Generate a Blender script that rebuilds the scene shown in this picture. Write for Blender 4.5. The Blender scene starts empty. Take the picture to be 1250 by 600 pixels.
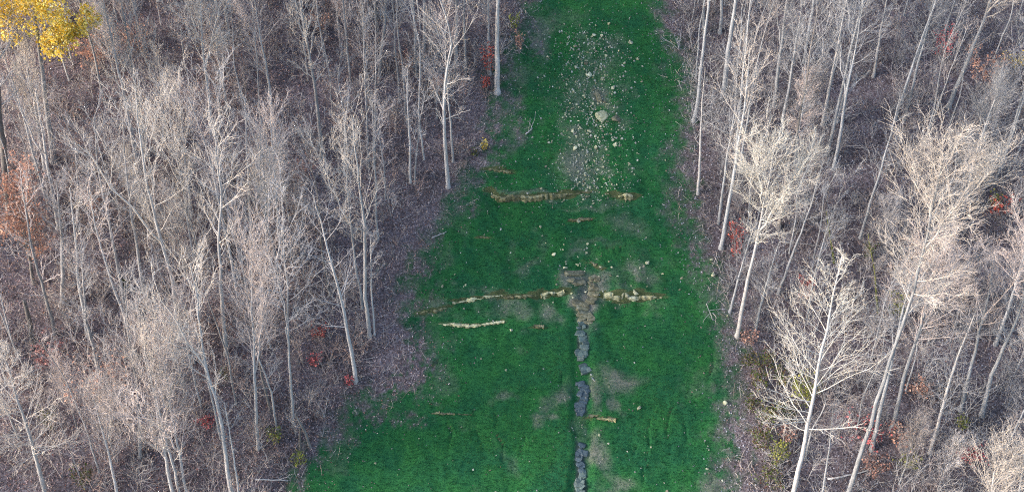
import bpy, bmesh, math, random
import numpy as np
R = math.radians

# ------------------------------------------------------------------ camera, sky, sun, exposure
scene = bpy.context.scene
PITCH, FPX, DIST, TAN = R(35), 1200.0, 100.0, math.tan(R(30))
CAM = np.array([0.0, -DIST*math.cos(PITCH), DIST*math.sin(PITCH)])
cam_data = bpy.data.cameras.new('camera')
cam_data.sensor_fit = 'HORIZONTAL'; cam_data.sensor_width = 36.0
cam_data.lens = 36.0*FPX/1250.0; cam_data.clip_start = 0.5; cam_data.clip_end = 3000
cam = bpy.data.objects.new('camera', cam_data); scene.collection.objects.link(cam)
cam.location = CAM; cam.rotation_euler = (R(90)-PITCH, 0, 0)
scene.camera = cam

SUN_AZ, SUN_EL = R(258), R(17)          # compass style: direction the sun stands in, clockwise from +Y
world = bpy.data.worlds.new('World'); scene.world = world; world.use_nodes = True
wn = world.node_tree.nodes; wl = world.node_tree.links; wn.clear()
sky = wn.new('ShaderNodeTexSky'); sky.sky_type = 'NISHITA'; sky.sun_disc = False
sky.sun_elevation = SUN_EL; sky.sun_rotation = SUN_AZ
sky.air_density = 1.0; sky.dust_density = 2.0; sky.ozone_density = 1.0
bg = wn.new('ShaderNodeBackground'); bg.inputs['Strength'].default_value = 0.15
wo = wn.new('ShaderNodeOutputWorld')
wl.new(sky.outputs[0], bg.inputs[0]); wl.new(bg.outputs[0], wo.inputs[0])
sun_data = bpy.data.lights.new('sun', 'SUN'); sun_data.energy = 2.0; sun_data.angle = R(11)
sun_data.color = (1.0, 0.915, 0.87)
sun = bpy.data.objects.new('sun', sun_data); scene.collection.objects.link(sun)
sd = np.array([math.sin(SUN_AZ)*math.cos(SUN_EL), math.cos(SUN_AZ)*math.cos(SUN_EL), math.sin(SUN_EL)])
from mathutils import Vector
sun.rotation_euler = Vector(sd).to_track_quat('Z', 'Y').to_euler()
sun.location = (0, 0, 120)
vs = scene.view_settings
vs.view_transform = 'Standard'; vs.look = 'None'; vs.gamma = 1.0; vs.use_curve_mapping = False
vs.exposure = 1.9
scene.cycles.use_denoising = False
scene.cycles.pixel_filter_type = 'BLACKMAN_HARRIS'; scene.cycles.filter_width = 1.15
scene.cycles.max_bounces = 5; scene.cycles.diffuse_bounces = 3; scene.cycles.use_adaptive_sampling = False

# ------------------------------------------------------------------ helpers: numpy noise, pixels to ground
rng = np.random.default_rng(7)
def _hash(ix, iy, seed):
    n = (ix.astype(np.int64)*374761393 + iy.astype(np.int64)*668265263 + seed*974711) & 0x7fffffff
    n = (n ^ (n >> 13))*1274126177 & 0x7fffffff
    n = (n ^ (n >> 16)) & 0xffff
    return n/65535.0
def vnoise(x, y, scale, seed=0):
    x = np.asarray(x, float)/scale; y = np.asarray(y, float)/scale
    ix = np.floor(x); iy = np.floor(y); fx = x-ix; fy = y-iy
    fx = fx*fx*(3-2*fx); fy = fy*fy*(3-2*fy)
    a = _hash(ix, iy, seed); b = _hash(ix+1, iy, seed); c = _hash(ix, iy+1, seed); d = _hash(ix+1, iy+1, seed)
    return (a*(1-fx)+b*fx)*(1-fy) + (c*(1-fx)+d*fx)*fy
def fbm(x, y, scale, seed=0, octv=4):
    s = 0; a = 0.5; t = 0
    for i in range(octv):
        s = s + a*vnoise(x, y, scale/(2**i), seed+i*17); t += a; a *= 0.55
    return s/t
def sstep(a, b, x):
    t = np.clip((np.asarray(x, float)-a)/(b-a), 0, 1); return t*t*(3-2*t)

_ys = np.linspace(-700, 700, 5601)
_sl = TAN*sstep(-70, -40, _ys)*(1-1.25*sstep(70, 130, _ys)*(1-0.8*sstep(200, 330, _ys)))
_zs = np.concatenate([[0], np.cumsum((_sl[1:]+_sl[:-1])*0.5*(_ys[1]-_ys[0]))])
_zs -= np.interp(0, _ys, _zs)
def base_h(x, y):
    x = np.asarray(x, float); y = np.asarray(y, float)
    z = np.interp(y, _ys, _zs)
    w = sstep(16, 34, np.abs(x-4))
    z = z + 0.035*np.minimum(np.maximum(np.abs(x-4)-18, 0), 60)
    z = z + w*(fbm(x, y, 14, 3)-0.5)*2.2 + (fbm(x, y, 9, 5)-0.5)*0.5
    return z
CP, SP = math.cos(PITCH), math.sin(PITCH)
def ray(px, py):
    u = (px-625.0)/FPX; v = -(py-300.0)/FPX
    d = np.array([u, v*SP+CP, v*CP-SP]); return d/np.linalg.norm(d)
def P(px, py):
    """where a photo pixel meets the hillside"""
    d = ray(px, py); a, b = 40.0, 320.0
    ts = np.linspace(a, b, 281)
    pts = CAM[None]+ts[:, None]*d[None]
    below = pts[:, 2] < base_h(pts[:, 0], pts[:, 1])
    k = int(np.argmax(below)) if below.any() else 280
    lo, hi = ts[max(k-1, 0)], ts[k]
    for _ in range(18):
        m = 0.5*(lo+hi); q = CAM+m*d
        if q[2] < base_h(q[0], q[1]): hi = m
        else: lo = m
    return CAM+hi*d
def onplane(px, py, y0):
    d = ray(px, py); t = (y0-CAM[1])/d[1]; return CAM+t*d
def project(p):
    r = np.asarray(p, float)-CAM
    X = r[..., 0]; Y = r[..., 1]*SP+r[..., 2]*CP; Z = r[..., 1]*CP-r[..., 2]*SP
    return np.stack([625+FPX*X/Z, 300-FPX*Y/Z], -1)
def Pm(l): return np.array([P(*q)[:2] for q in l])
def PPM(py): return FPX/np.linalg.norm(P(625, py)-CAM)

# signed distance to a polygon in plan (positive inside)
def poly_sd(x, y, poly):
    x = np.asarray(x, float); y = np.asarray(y, float)
    dmin = np.full(x.shape, 1e9); ins = np.zeros(x.shape, bool)
    n = len(poly)
    for i in range(n):
        ax, ay = poly[i]; bx, by = poly[(i+1) % n]
        ex, ey = bx-ax, by-ay
        t = np.clip(((x-ax)*ex+(y-ay)*ey)/(ex*ex+ey*ey+1e-9), 0, 1)
        dmin = np.minimum(dmin, np.hypot(x-ax-t*ex, y-ay-t*ey))
        c = ((ay > y) != (by > y)) & (x < (bx-ax)*(y-ay)/(by-ay+1e-12)+ax)
        ins ^= c
    return np.where(ins, dmin, -dmin)
def line_d(x, y, pl):
    """distance to a polyline and the parameter along it (0..1)"""
    x = np.asarray(x, float); dmin = np.full(x.shape, 1e9); tt = np.zeros(x.shape)
    n = len(pl)-1
    for i in range(n):
        ax, ay = pl[i]; bx, by = pl[i+1]; ex, ey = bx-ax, by-ay
        t = np.clip(((x-ax)*ex+(y-ay)*ey)/(ex*ex+ey*ey+1e-9), 0, 1)
        d = np.hypot(x-ax-t*ex, y-ay-t*ey); m = d < dmin
        dmin = np.where(m, d, dmin); tt = np.where(m, (i+t)/n, tt)
    return dmin, tt

# ------------------------------------------------------------------ helpers: objects and materials
C = scene.collection
def build(name, V, faces, mat=None, parent=None, col=None, smooth=False):
    """faces: list of integer arrays (m,k)"""
    me = bpy.data.meshes.new(name)
    V = np.asarray(V, np.float32)
    me.vertices.add(len(V)); me.vertices.foreach_set('co', V.ravel())
    faces = [np.asarray(f, np.int32) for f in faces if len(f)]
    loops = np.concatenate([f.ravel() for f in faces])
    sizes = np.concatenate([np.full(len(f), f.shape[1], np.int32) for f in faces])
    starts = np.concatenate([[0], np.cumsum(sizes)[:-1]]).astype(np.int32)
    me.loops.add(len(loops)); me.loops.foreach_set('vertex_index', loops)
    me.polygons.add(len(sizes)); me.polygons.foreach_set('loop_start', starts)
    if smooth: me.polygons.foreach_set('use_smooth', np.ones(len(sizes), bool))
    me.update(calc_edges=True)
    if col is not None:
        a = me.color_attributes.new('Col', 'FLOAT_COLOR', 'POINT')
        c = np.ones((len(V), 4), np.float32); c[:, :col.shape[1]] = col
        a.data.foreach_set('color', c.ravel())
    if mat: me.materials.append(mat)
    return link(name, me, parent)
def link(name, me, parent=None):
    o = bpy.data.objects.new(name, me); C.objects.link(o)
    if parent is not None: o.parent = parent
    return o
def tag(o, label=None, cat=None, group=None, kind=None):
    if label: o['label'] = label
    if cat: o['category'] = cat
    if group: o['group'] = group
    if kind: o['kind'] = kind
    return o

def new_mat(name, rough=0.85, spec=0.3):
    m = bpy.data.materials.new(name); m.use_nodes = True
    nt = m.node_tree; b = nt.nodes['Principled BSDF']
    b.inputs['Roughness'].default_value = rough
    b.inputs['Specular IOR Level'].default_value = spec
    return m, nt, b
def N(nt, t, **kw):
    n = nt.nodes.new(t)
    for k, v in kw.items():
        if hasattr(n, k): setattr(n, k, v)
        else: n.inputs[k].default_value = v
    return n
def ramp(nt, fac, stops):
    r = nt.nodes.new('ShaderNodeValToRGB'); e = r.color_ramp.elements
    while len(e) > 1: e.remove(e[-1])
    e[0].position = stops[0][0]; e[0].color = (*stops[0][1], 1)
    for p, c in stops[1:]:
        q = e.new(p); q.color = (*c, 1)
    nt.links.new(fac, r.inputs[0]); return r.outputs[0]
def mixc(nt, fac, a, b, mode='MIX'):
    m = nt.nodes.new('ShaderNodeMix'); m.data_type = 'RGBA'; m.blend_type = mode
    for s, v in ((m.inputs[0], fac), (m.inputs[6], a), (m.inputs[7], b)):
        if isinstance(v, (int, float)): s.default_value = v
        elif isinstance(v, tuple): s.default_value = (*v, 1)
        else: nt.links.new(v, s)
    return m.outputs[2]
def bark_mat(name, lo, hi, streak=6.0):
    m, nt, b = new_mat(name, 0.9, 0.2)
    tc = N(nt, 'ShaderNodeTexCoord'); mp = N(nt, 'ShaderNodeMapping'); mp.inputs['Scale'].default_value = (streak, streak, 0.9)
    oi = N(nt, 'ShaderNodeObjectInfo')
    nt.links.new(tc.outputs['Object'], mp.inputs[0])
    no = N(nt, 'ShaderNodeTexNoise'); no.inputs['Scale'].default_value = 1.6; no.inputs['Detail'].default_value = 6
    nt.links.new(mp.outputs[0], no.inputs[0])
    c = ramp(nt, no.outputs[0], [(0.3, lo), (0.52, tuple((a+d)/2 for a, d in zip(lo, hi))), (0.7, hi)])
    n2 = N(nt, 'ShaderNodeTexNoise'); n2.inputs['Scale'].default_value = 0.5; n2.inputs['Detail'].default_value = 3
    nt.links.new(tc.outputs['Object'], n2.inputs[0])
    c = mixc(nt, ramp(nt, n2.outputs[0], [(0.55, (0, 0, 0)), (0.75, (0.5, 0.5, 0.5))]), c, tuple(v*0.55 for v in lo))
    mr = N(nt, 'ShaderNodeMapRange'); mr.inputs[3].default_value = 0.78; mr.inputs[4].default_value = 1.15
    nt.links.new(oi.outputs['Random'], mr.inputs[0])
    c = mixc(nt, 1.0, c, mr.outputs[0], 'MULTIPLY')
    nt.links.new(c, b.inputs['Base Color'])
    bp = N(nt, 'ShaderNodeBump'); bp.inputs['Strength'].default_value = 0.4; bp.inputs['Distance'].default_value = 0.03
    nt.links.new(no.outputs[0], bp.inputs['Height']); nt.links.new(bp.outputs[0], b.inputs['Normal'])
    return m
def twig_mat(name, lo, hi):
    m, nt, b = new_mat(name, 0.9, 0.15)
    tc = N(nt, 'ShaderNodeTexCoord'); oi = N(nt, 'ShaderNodeObjectInfo')
    no = N(nt, 'ShaderNodeTexNoise'); no.inputs['Scale'].default_value = 0.9; no.inputs['Detail'].default_value = 4
    nt.links.new(tc.outputs['Object'], no.inputs[0])
    c = ramp(nt, no.outputs[0], [(0.32, lo), (0.68, hi)])
    mr = N(nt, 'ShaderNodeMapRange'); mr.inputs[3].default_value = 0.8; mr.inputs[4].default_value = 1.12
    nt.links.new(oi.outputs['Random'], mr.inputs[0])
    c = mixc(nt, 1.0, c, mr.outputs[0], 'MULTIPLY')
    nt.links.new(c, b.inputs['Base Color']); return m
def col_mat(name, rough=0.9, var=0.25, scale=30, transl=0.0):
    m, nt, b = new_mat(name, rough, 0.2)
    at = N(nt, 'ShaderNodeAttribute', attribute_name='Col')
    tc = N(nt, 'ShaderNodeTexCoord'); no = N(nt, 'ShaderNodeTexNoise'); no.inputs['Scale'].default_value = scale
    nt.links.new(tc.outputs['Object'], no.inputs[0])
    mr = N(nt, 'ShaderNodeMapRange'); mr.inputs[1].default_value = 0.25; mr.inputs[2].default_value = 0.75
    mr.inputs[3].default_value = 1-var; mr.inputs[4].default_value = 1+var
    nt.links.new(no.outputs[0], mr.inputs[0])
    c = mixc(nt, 1.0, at.outputs[0], mr.outputs[0], 'MULTIPLY')
    nt.links.new(c, b.inputs['Base Color'])
    if transl:
        tr = N(nt, 'ShaderNodeBsdfTranslucent'); nt.links.new(c, tr.inputs[0])
        mx = N(nt, 'ShaderNodeMixShader'); mx.inputs[0].default_value = transl
        nt.links.new(b.outputs[0], mx.inputs[1]); nt.links.new(tr.outputs[0], mx.inputs[2])
        nt.links.new(mx.outputs[0], nt.nodes['Material Output'].inputs[0])
    return m

M = {}
M['bark_pale'] = bark_mat('bark_pale', (0.25, 0.245, 0.25), (0.46, 0.455, 0.46))
M['bark_grey'] = bark_mat('bark_grey', (0.16, 0.16, 0.168), (0.33, 0.325, 0.335))
M['bark_shaded'] = bark_mat('bark_shaded', (0.155, 0.165, 0.18), (0.32, 0.335, 0.36))  # bluish copy of the grey bark, right wood's shade put into the colour
M['twig_shaded'] = twig_mat('twig_shaded', (0.185, 0.19, 0.205), (0.32, 0.328, 0.35))  # twigs to match, cool shade put into the colour
M['twig_white'] = twig_mat('twig_white', (0.46, 0.445, 0.41), (0.64, 0.615, 0.565))
M['bark_dark'] = bark_mat('bark_dark', (0.08, 0.075, 0.075), (0.2, 0.185, 0.18))
M['bark_moss'] = bark_mat('bark_moss', (0.07, 0.08, 0.03), (0.17, 0.18, 0.055))
M['log'] = bark_mat('log_bark', (0.12, 0.095, 0.085), (0.26, 0.21, 0.19))
M['twig_cream'] = twig_mat('twig_cream', (0.40, 0.365, 0.34), (0.58, 0.54, 0.50))
M['twig_grey'] = twig_mat('twig_grey', (0.26, 0.25, 0.26), (0.44, 0.43, 0.44))
M['twig_pink'] = twig_mat('twig_pink', (0.37, 0.32, 0.305), (0.55, 0.485, 0.465))
M['twig_dim'] = twig_mat('twig_dim', (0.18, 0.165, 0.17), (0.32, 0.30, 0.30))
M['leaf'] = col_mat('leaf', 0.7, 0.2, 6, 0.3)
M['brush'] = col_mat('brush', 0.9, 0.25, 1.5)
M['litter'] = col_mat('litter', 0.9, 0.3, 8)
M['grass'] = col_mat('grass_blades', 0.8, 0.25, 0.6, 0.25)
M['pebble'] = col_mat('pebble', 0.95, 0.2, 9)

def rock_mat(name, lo, mid, hi, rough=0.95, scale=2.2, wet=False):
    m, nt, b = new_mat(name, rough, 0.5 if wet else 0.2)
    ge = N(nt, 'ShaderNodeNewGeometry'); oi = N(nt, 'ShaderNodeObjectInfo')
    mp = N(nt, 'ShaderNodeMapping'); mp.inputs['Scale'].default_value = (1, 1, 3.2)
    nt.links.new(ge.outputs['Position'], mp.inputs[0])
    no = N(nt, 'ShaderNodeTexNoise'); no.inputs['Scale'].default_value = scale; no.inputs['Detail'].default_value = 7; no.inputs['Roughness'].default_value = 0.65
    nt.links.new(mp.outputs[0], no.inputs[0])
    c = ramp(nt, no.outputs[0], [(0.3, lo), (0.5, mid), (0.68, hi)])
    mr = N(nt, 'ShaderNodeMapRange'); mr.inputs[3].default_value = 0.7; mr.inputs[4].default_value = 1.25
    nt.links.new(oi.outputs['Random'], mr.inputs[0])
    c = mixc(nt, 1.0, c, mr.outputs[0], 'MULTIPLY')
    nt.links.new(c, b.inputs['Base Color'])
    bp = N(nt, 'ShaderNodeBump'); bp.inputs['Strength'].default_value = 0.7; bp.inputs['Distance'].default_value = 0.06
    n2 = N(nt, 'ShaderNodeTexNoise'); n2.inputs['Scale'].default_value = 7; n2.inputs['Detail'].default_value = 5
    nt.links.new(mp.outputs[0], n2.inputs[0])
    nt.links.new(n2.outputs[0], bp.inputs['Height']); nt.links.new(bp.outputs[0], b.inputs['Normal'])
    return m
M['sandstone'] = rock_mat('sandstone', (0.18, 0.175, 0.10), (0.36, 0.355, 0.22), (0.54, 0.53, 0.38))
M['brownstone'] = rock_mat('brownstone', (0.06, 0.065, 0.035), (0.14, 0.14, 0.08), (0.26, 0.25, 0.16))
M['stone_pale'] = rock_mat('stone_pale', (0.18, 0.19, 0.13), (0.31, 0.325, 0.235), (0.46, 0.465, 0.36))
M['slate'] = rock_mat('slate', (0.035, 0.062, 0.06), (0.062, 0.096, 0.092), (0.105, 0.14, 0.13), 0.6, 3, True)
M['slate_dark'] = rock_mat('slate_dark', (0.02, 0.034, 0.042), (0.036, 0.056, 0.07), (0.065, 0.09, 0.105), 0.4, 3, True)
M['shale'] = rock_mat('shale', (0.05, 0.055, 0.035), (0.11, 0.11, 0.075), (0.22, 0.21, 0.155), 0.85, 3)

# ------------------------------------------------------------------ layout of the hillside (photo pixels -> plan)
LEFT = [(330,700),(352,640),(366,598),(388,560),(412,524),(430,492),(452,484),(486,476),(508,448),(512,420),(497,396),(484,366),(487,330),
        (508,300),(530,276),(548,250),(575,236),(590,206),(600,160),(606,110),(618,72),(634,48),(648,26),(652,0),(650,-40)]
RIGHT = [(806,-40),(806,0),(812,40),(826,90),(836,150),(840,210),(843,262),(856,310),(876,356),(890,400),(903,450),(906,480),(898,520),(892,560),(884,600),(870,650),(860,700)]
GRASS_POLY = Pm(LEFT+RIGHT)
# the wood's edge (trees stand outside of this)
OPEN_POLY = Pm([(280,720),(340,640),(352,598),(380,566),(405,540),(425,475),(440,440),(460,412),(470,370),(470,320),(500,285),(540,240),(575,205),(588,140),(600,100),(612,40),(615,-40),
                (815,-40),(830,0),(835,60),(842,120),(846,200),(862,280),(880,350),(893,410),(915,440),(925,500),(935,560),(945,600),(950,720)])
CHANNEL = Pm([(724,306),(717,330),(712,350),(711,390),(710,440),(709,500),(709,560),(708,610),(707,680)])
LEDGES = [  # polyline, face height, colour, splits, protrusion, fluted
    dict(px=[(599,231),(609,241),(640,240),(668,239),(692,237)], h=0.95, mat='brownstone', n=9, flute=True, label='long fluted brown rock ledge across upper grass slope'),
    dict(px=[(694,237),(722,234)], h=0.4, mat='brownstone', n=4, flute=False, label='thin low rock lip right of the fluted ledge'),
    dict(px=[(750,236),(761,240),(772,240)], h=1.0, mat='sandstone', n=3, flute=True, label='short tan fluted ledge below the right side of scree'),
    dict(px=[(737,360),(752,362),(757,361)], h=0.95, mat='sandstone', n=2, flute=False, label='left chunk of the pale yellow ledge right of gully'),
    dict(px=[(757,360),(770,362),(779,362)], h=1.05, mat='stone_pale', n=2, flute=False, label='pale whitish middle chunk of the ledge right of gully'),
    dict(px=[(780,360),(795,363),(808,362)], h=0.75, mat='sandstone', n=3, flute=False, label='tapering right chunk of the yellow ledge right of gully'),
    dict(px=[(661,359),(675,357),(688,355)], h=1.0, mat='sandstone', n=3, flute=True, label='tan ledge just left of the gully head'),
    dict(px=[(513,382),(530,379),(546,374)], h=0.55, mat='brownstone', n=4, flute=False, label='low brown ledge at the left edge of the grass'),
    dict(px=[(553,368),(575,366),(600,361),(612,359)], h=0.5, mat='sandstone', n=6, flute=False, label='sloping tan ledge in the left middle of grass'),
    dict(px=[(614,362),(635,362),(655,359)], h=0.55, mat='brownstone', n=5, flute=False, label='dark brown ledge remnant left of the gully'),
    dict(px=[(537,394),(556,395),(574,397),(585,396),(600,393),(614,391)], h=0.34, mat='sandstone', n=4, flute=False, label='thin cream rock ledge lowest on left grass'),
    dict(px=[(596,207),(610,208),(623,211)], h=0.55, mat='brownstone', n=4, flute=False, label='short brown ledge near the upper left grass edge'),
    dict(px=[(719,508),(728,507),(738,511),(750,511)], h=0.35, mat='brownstone', n=4, flute=False, label='small brown ledge right of the slate channel'),
    dict(px=[(526,503),(545,504),(575,505)], h=0.12, mat='brownstone', n=5, flute=False, label='faint low rock line in lower left grass'),
    dict(px=[(586,290),(596,290)], h=0.4, mat='brownstone', n=2, flute=False, label='tiny tan ledge alone in upper left grass'),
    dict(px=[(694,268),(722,267)], h=0.3, mat='brownstone', n=4, flute=False, label='low broken ledge above the gully head'),
    dict(px=[(720,318),(735,330)], h=0.4, mat='shale', n=3, flute=False, label='broken shale bank on right lip of gully head'),
    dict(px=[(652,398),(664,398)], h=0.3, mat='brownstone', n=2, flute=False, label='tiny rock lip left of the channel top'),
]
for L in LEDGES: L['pl'] = Pm(L['px'])
def wl_(l): return Pm(l)
RILLS = [wl_(l) for l in (
    [(546,505),(550,530),(548,556)], [(578,470),(579,500),(586,530),(588,552)], [(572,515),(582,540)], [(606,520),(610,545),(616,572)], [(601,500),(604,522)],
    [(718,300),(716,312)], [(738,300),(734,314)], [(745,298),(742,310)], [(752,302),(748,314)], [(727,300),(726,310)], [(758,300),(757,308)],
    [(798,500),(793,540),(790,595)], [(822,490),(818,520),(812,560)], [(838,500),(834,545)], [(775,515),(770,560)], [(856,560),(842,598)], [(878,570),(858,596)], [(905,555),(888,590)],
    [(640,520),(634,560)], [(660,470),(655,500)], [(868,430),(862,470)], [(785,560),(782,598)], [(683,440),(680,475)], [(540,430),(530,452)], [(560,290),(556,312)])]
# patches of bare soil / thin grass: px, py, rx, ry (pixels), strength
SOIL = [(756,464,30,16,.8),(684,484,13,18,.75),(730,556,16,26,.8),(722,480,10,26,.7),(744,590,24,14,.6),(775,335,26,26,.8),(738,60,26,14,.5),(700,20,14,10,.25),
        (740,118,18,24,.75),(755,150,16,12,.5),(706,150,18,50,.55),(715,205,34,30,.75),(745,215,30,22,.5),(760,272,26,12,.45),(706,340,18,12,.85),(716,368,14,30,1.0),(733,350,12,22,.8),
        (676,372,16,16,.7),(632,372,24,12,.55),(600,366,50,7,.45),(524,376,18,12,.6),(560,350,10,6,.25),(660,50,16,26,.6),(636,170,12,16,.55),(640,95,20,14,.4),(640,330,24,8,.4),
        (712,110,30,40,.35),(725,80,34,20,.3),(610,484,14,8,.5),(666,508,16,5,.6),(645,398,14,6,.35),(800,100,10,14,.2),(745,490,6,14,.6),(700,312,16,10,.5),(730,250,40,6,.4),
        (640,240,50,5,.6),(772,365,40,5,.4),(660,306,10,9,.3),(720,300,30,5,.35),(872,590,22,22,.6),(636,120,12,22,.35)]
SOILP = []
for (px, py, rx, ry, s) in SOIL:
    c = P(px, py); e1 = P(px+rx, py); e2 = P(px, py-ry)
    SOILP.append((c[0], c[1], abs(e1[0]-c[0]), abs(e2[1]-c[1]), s))

THIN = []
for (px, py, rx, ry, st) in [(500,440,34,34,5),(466,470,40,16,4),(545,492,34,12,3.4),(495,515,44,14,3.2),(520,330,24,16,2.6),(640,332,40,10,3.2),(510,380,20,20,3),(600,170,16,30,2.5),(660,60,20,30,3),(640,160,20,24,2.5),(566,250,30,16,2.2),(895,520,14,40,3),(850,320,14,40,2.5),(838,120,12,50,2.5),(440,510,30,14,2.6),(560,420,26,10,2.2)]:
    c = P(px, py); e1 = P(px+rx, py); e2 = P(px, py-ry); THIN.append((c[0], c[1], abs(e1[0]-c[0]), abs(e2[1]-c[1]), st))
def grass_mask(x, y):
    s = poly_sd(x, y, GRASS_POLY)
    for (cx, cy, rx, ry, st) in THIN:
        w = sstep(1.5, .2, np.sqrt(((x-cx)/rx)**2+((y-cy)/ry)**2))
        s = np.where(w > 0, s-w*np.maximum(s+.0, 0)*.6+w*.3+w*(vnoise(x, y, .28, 44)-.55)*st*1.3, s)
    nz = (fbm(x, y, 5, 21, 5)-0.5)*5.5 + (fbm(x, y, 0.8, 40, 3)-0.5)*5.0
    return sstep(-2.2, 2.6, s+nz-0.1), s
def soil_mask(x, y):
    m = np.zeros(np.shape(x))
    for (cx, cy, rx, ry, s) in SOILP:
        wx = (fbm(x, y, 2.6, 71, 5)-.5)*4.2; wy = (fbm(x, y, 2.2, 72, 5)-.5)*3.2
        r = np.sqrt(((x-cx+wx)/rx)**2+((y-cy+wy)/ry)**2)
        m = np.maximum(m, s*sstep(1.5, 0.1, r))
    n = fbm(x, y, 1.6, 61, 5)
    m = m*sstep(0.33, 0.6, n+0.25*m)
    m = np.maximum(m, 0.22*sstep(0.60, 0.74, fbm(x, y, 3.2, 83, 5)))
    return np.clip(m, 0, 1)
def height(x, y):
    x = np.asarray(x, float); y = np.asarray(y, float)
    z = base_h(x, y)
    z = z + (fbm(x, y, 1.6, 9, 3)-0.5)*0.24
    for L in LEDGES:
        pl = L['pl']; x0, x1 = pl[0][0], pl[-1][0]
        yl = np.interp(x, pl[:, 0], pl[:, 1])
        d = y-yl+(vnoise(x, y*0, 0.5, 77)-0.5)*0.2
        end = sstep(x0-1.6, x0+0.2, x)*sstep(x1+1.6, x1-0.2, x)
        z = z + end*L['h']*0.5*np.tanh(d/0.10)*np.exp(-np.abs(d)/2.2)*(.5+.5*vnoise(x, y*0, 1.3, 78))
    d, t = line_d(x, y, CHANNEL)
    w = 0.25+0.30*sstep(0.02, 0.3, t)
    z = z - (0.2+0.06*sstep(0.05, 0.35, t))*sstep(w+0.75, w-0.1, d+(fbm(x, y, 1.6, 90, 4)-0.5)*1.3)
    for r in RILLS:
        d, t = line_d(x+(vnoise(x, y, 1.1, 14)-0.5)*0.9, y, r)
        z = z - 0.15*sstep(0.14, 0.02, d)*sstep(0, 0.2, t)*sstep(1.0, 0.7, t)*sstep(.1, .5, vnoise(x, y, .6, 15))
    return z
def hz(x, y): return float(height(np.array([x]), np.array([y]))[0])
def normal_at(x, y):
    e = 0.4
    h = base_h(np.array([x-e, x+e, x, x]), np.array([y, y, y-e, y+e]))
    n = np.array([-(h[1]-h[0])/(2*e), -(h[3]-h[2])/(2*e), 1.0]); return n/np.linalg.norm(n)

# ------------------------------------------------------------------ ground sheet
def axis(lo, hi, fine_lo, fine_hi, fine, mid_lo, mid_hi, mid, coarse):
    a = list(np.arange(fine_lo, fine_hi, fine))
    a = list(np.arange(mid_lo, fine_lo, mid))+a+list(np.arange(fine_hi, mid_hi, mid))
    l = []; v = mid_lo; st = mid
    while v > lo: st = min(st*1.25, coarse); v -= st; l.append(v)
    r = []; v = a[-1]; st = mid
    while v < hi: st = min(st*1.25, coarse); v += st; r.append(v)
    return np.array(l[::-1]+a+r)
gx = axis(-480, 480, -24, 26, 0.17, -62, 62, 0.5, 20)
gy = axis(-480, 560, -24, 30, 0.14, -34, 44, 0.5, 20)
X, Y = np.meshgrid(gx, gy)
Z = height(X, Y)
nx, ny = len(gx), len(gy)
idx = np.arange(nx*ny).reshape(ny, nx)
Fq = np.stack([idx[:-1, :-1], idx[:-1, 1:], idx[1:, 1:], idx[1:, :-1]], -1).reshape(-1, 4)
gm, gs = grass_mask(X, Y); sm = soil_mask(X, Y)
dch_, tch_ = line_d(X, Y, CHANNEL)
wet = sstep(.62, .36, fbm(X, Y, 1.3, 97, 3))*sstep(.7, .3, dch_+(fbm(X, Y, 1.1, 95, 4)-.5)*.9)*sstep(.05, .3, tch_)
ground_col = np.stack([gm.ravel(), sm.ravel(), wet.ravel()], -1)

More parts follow.
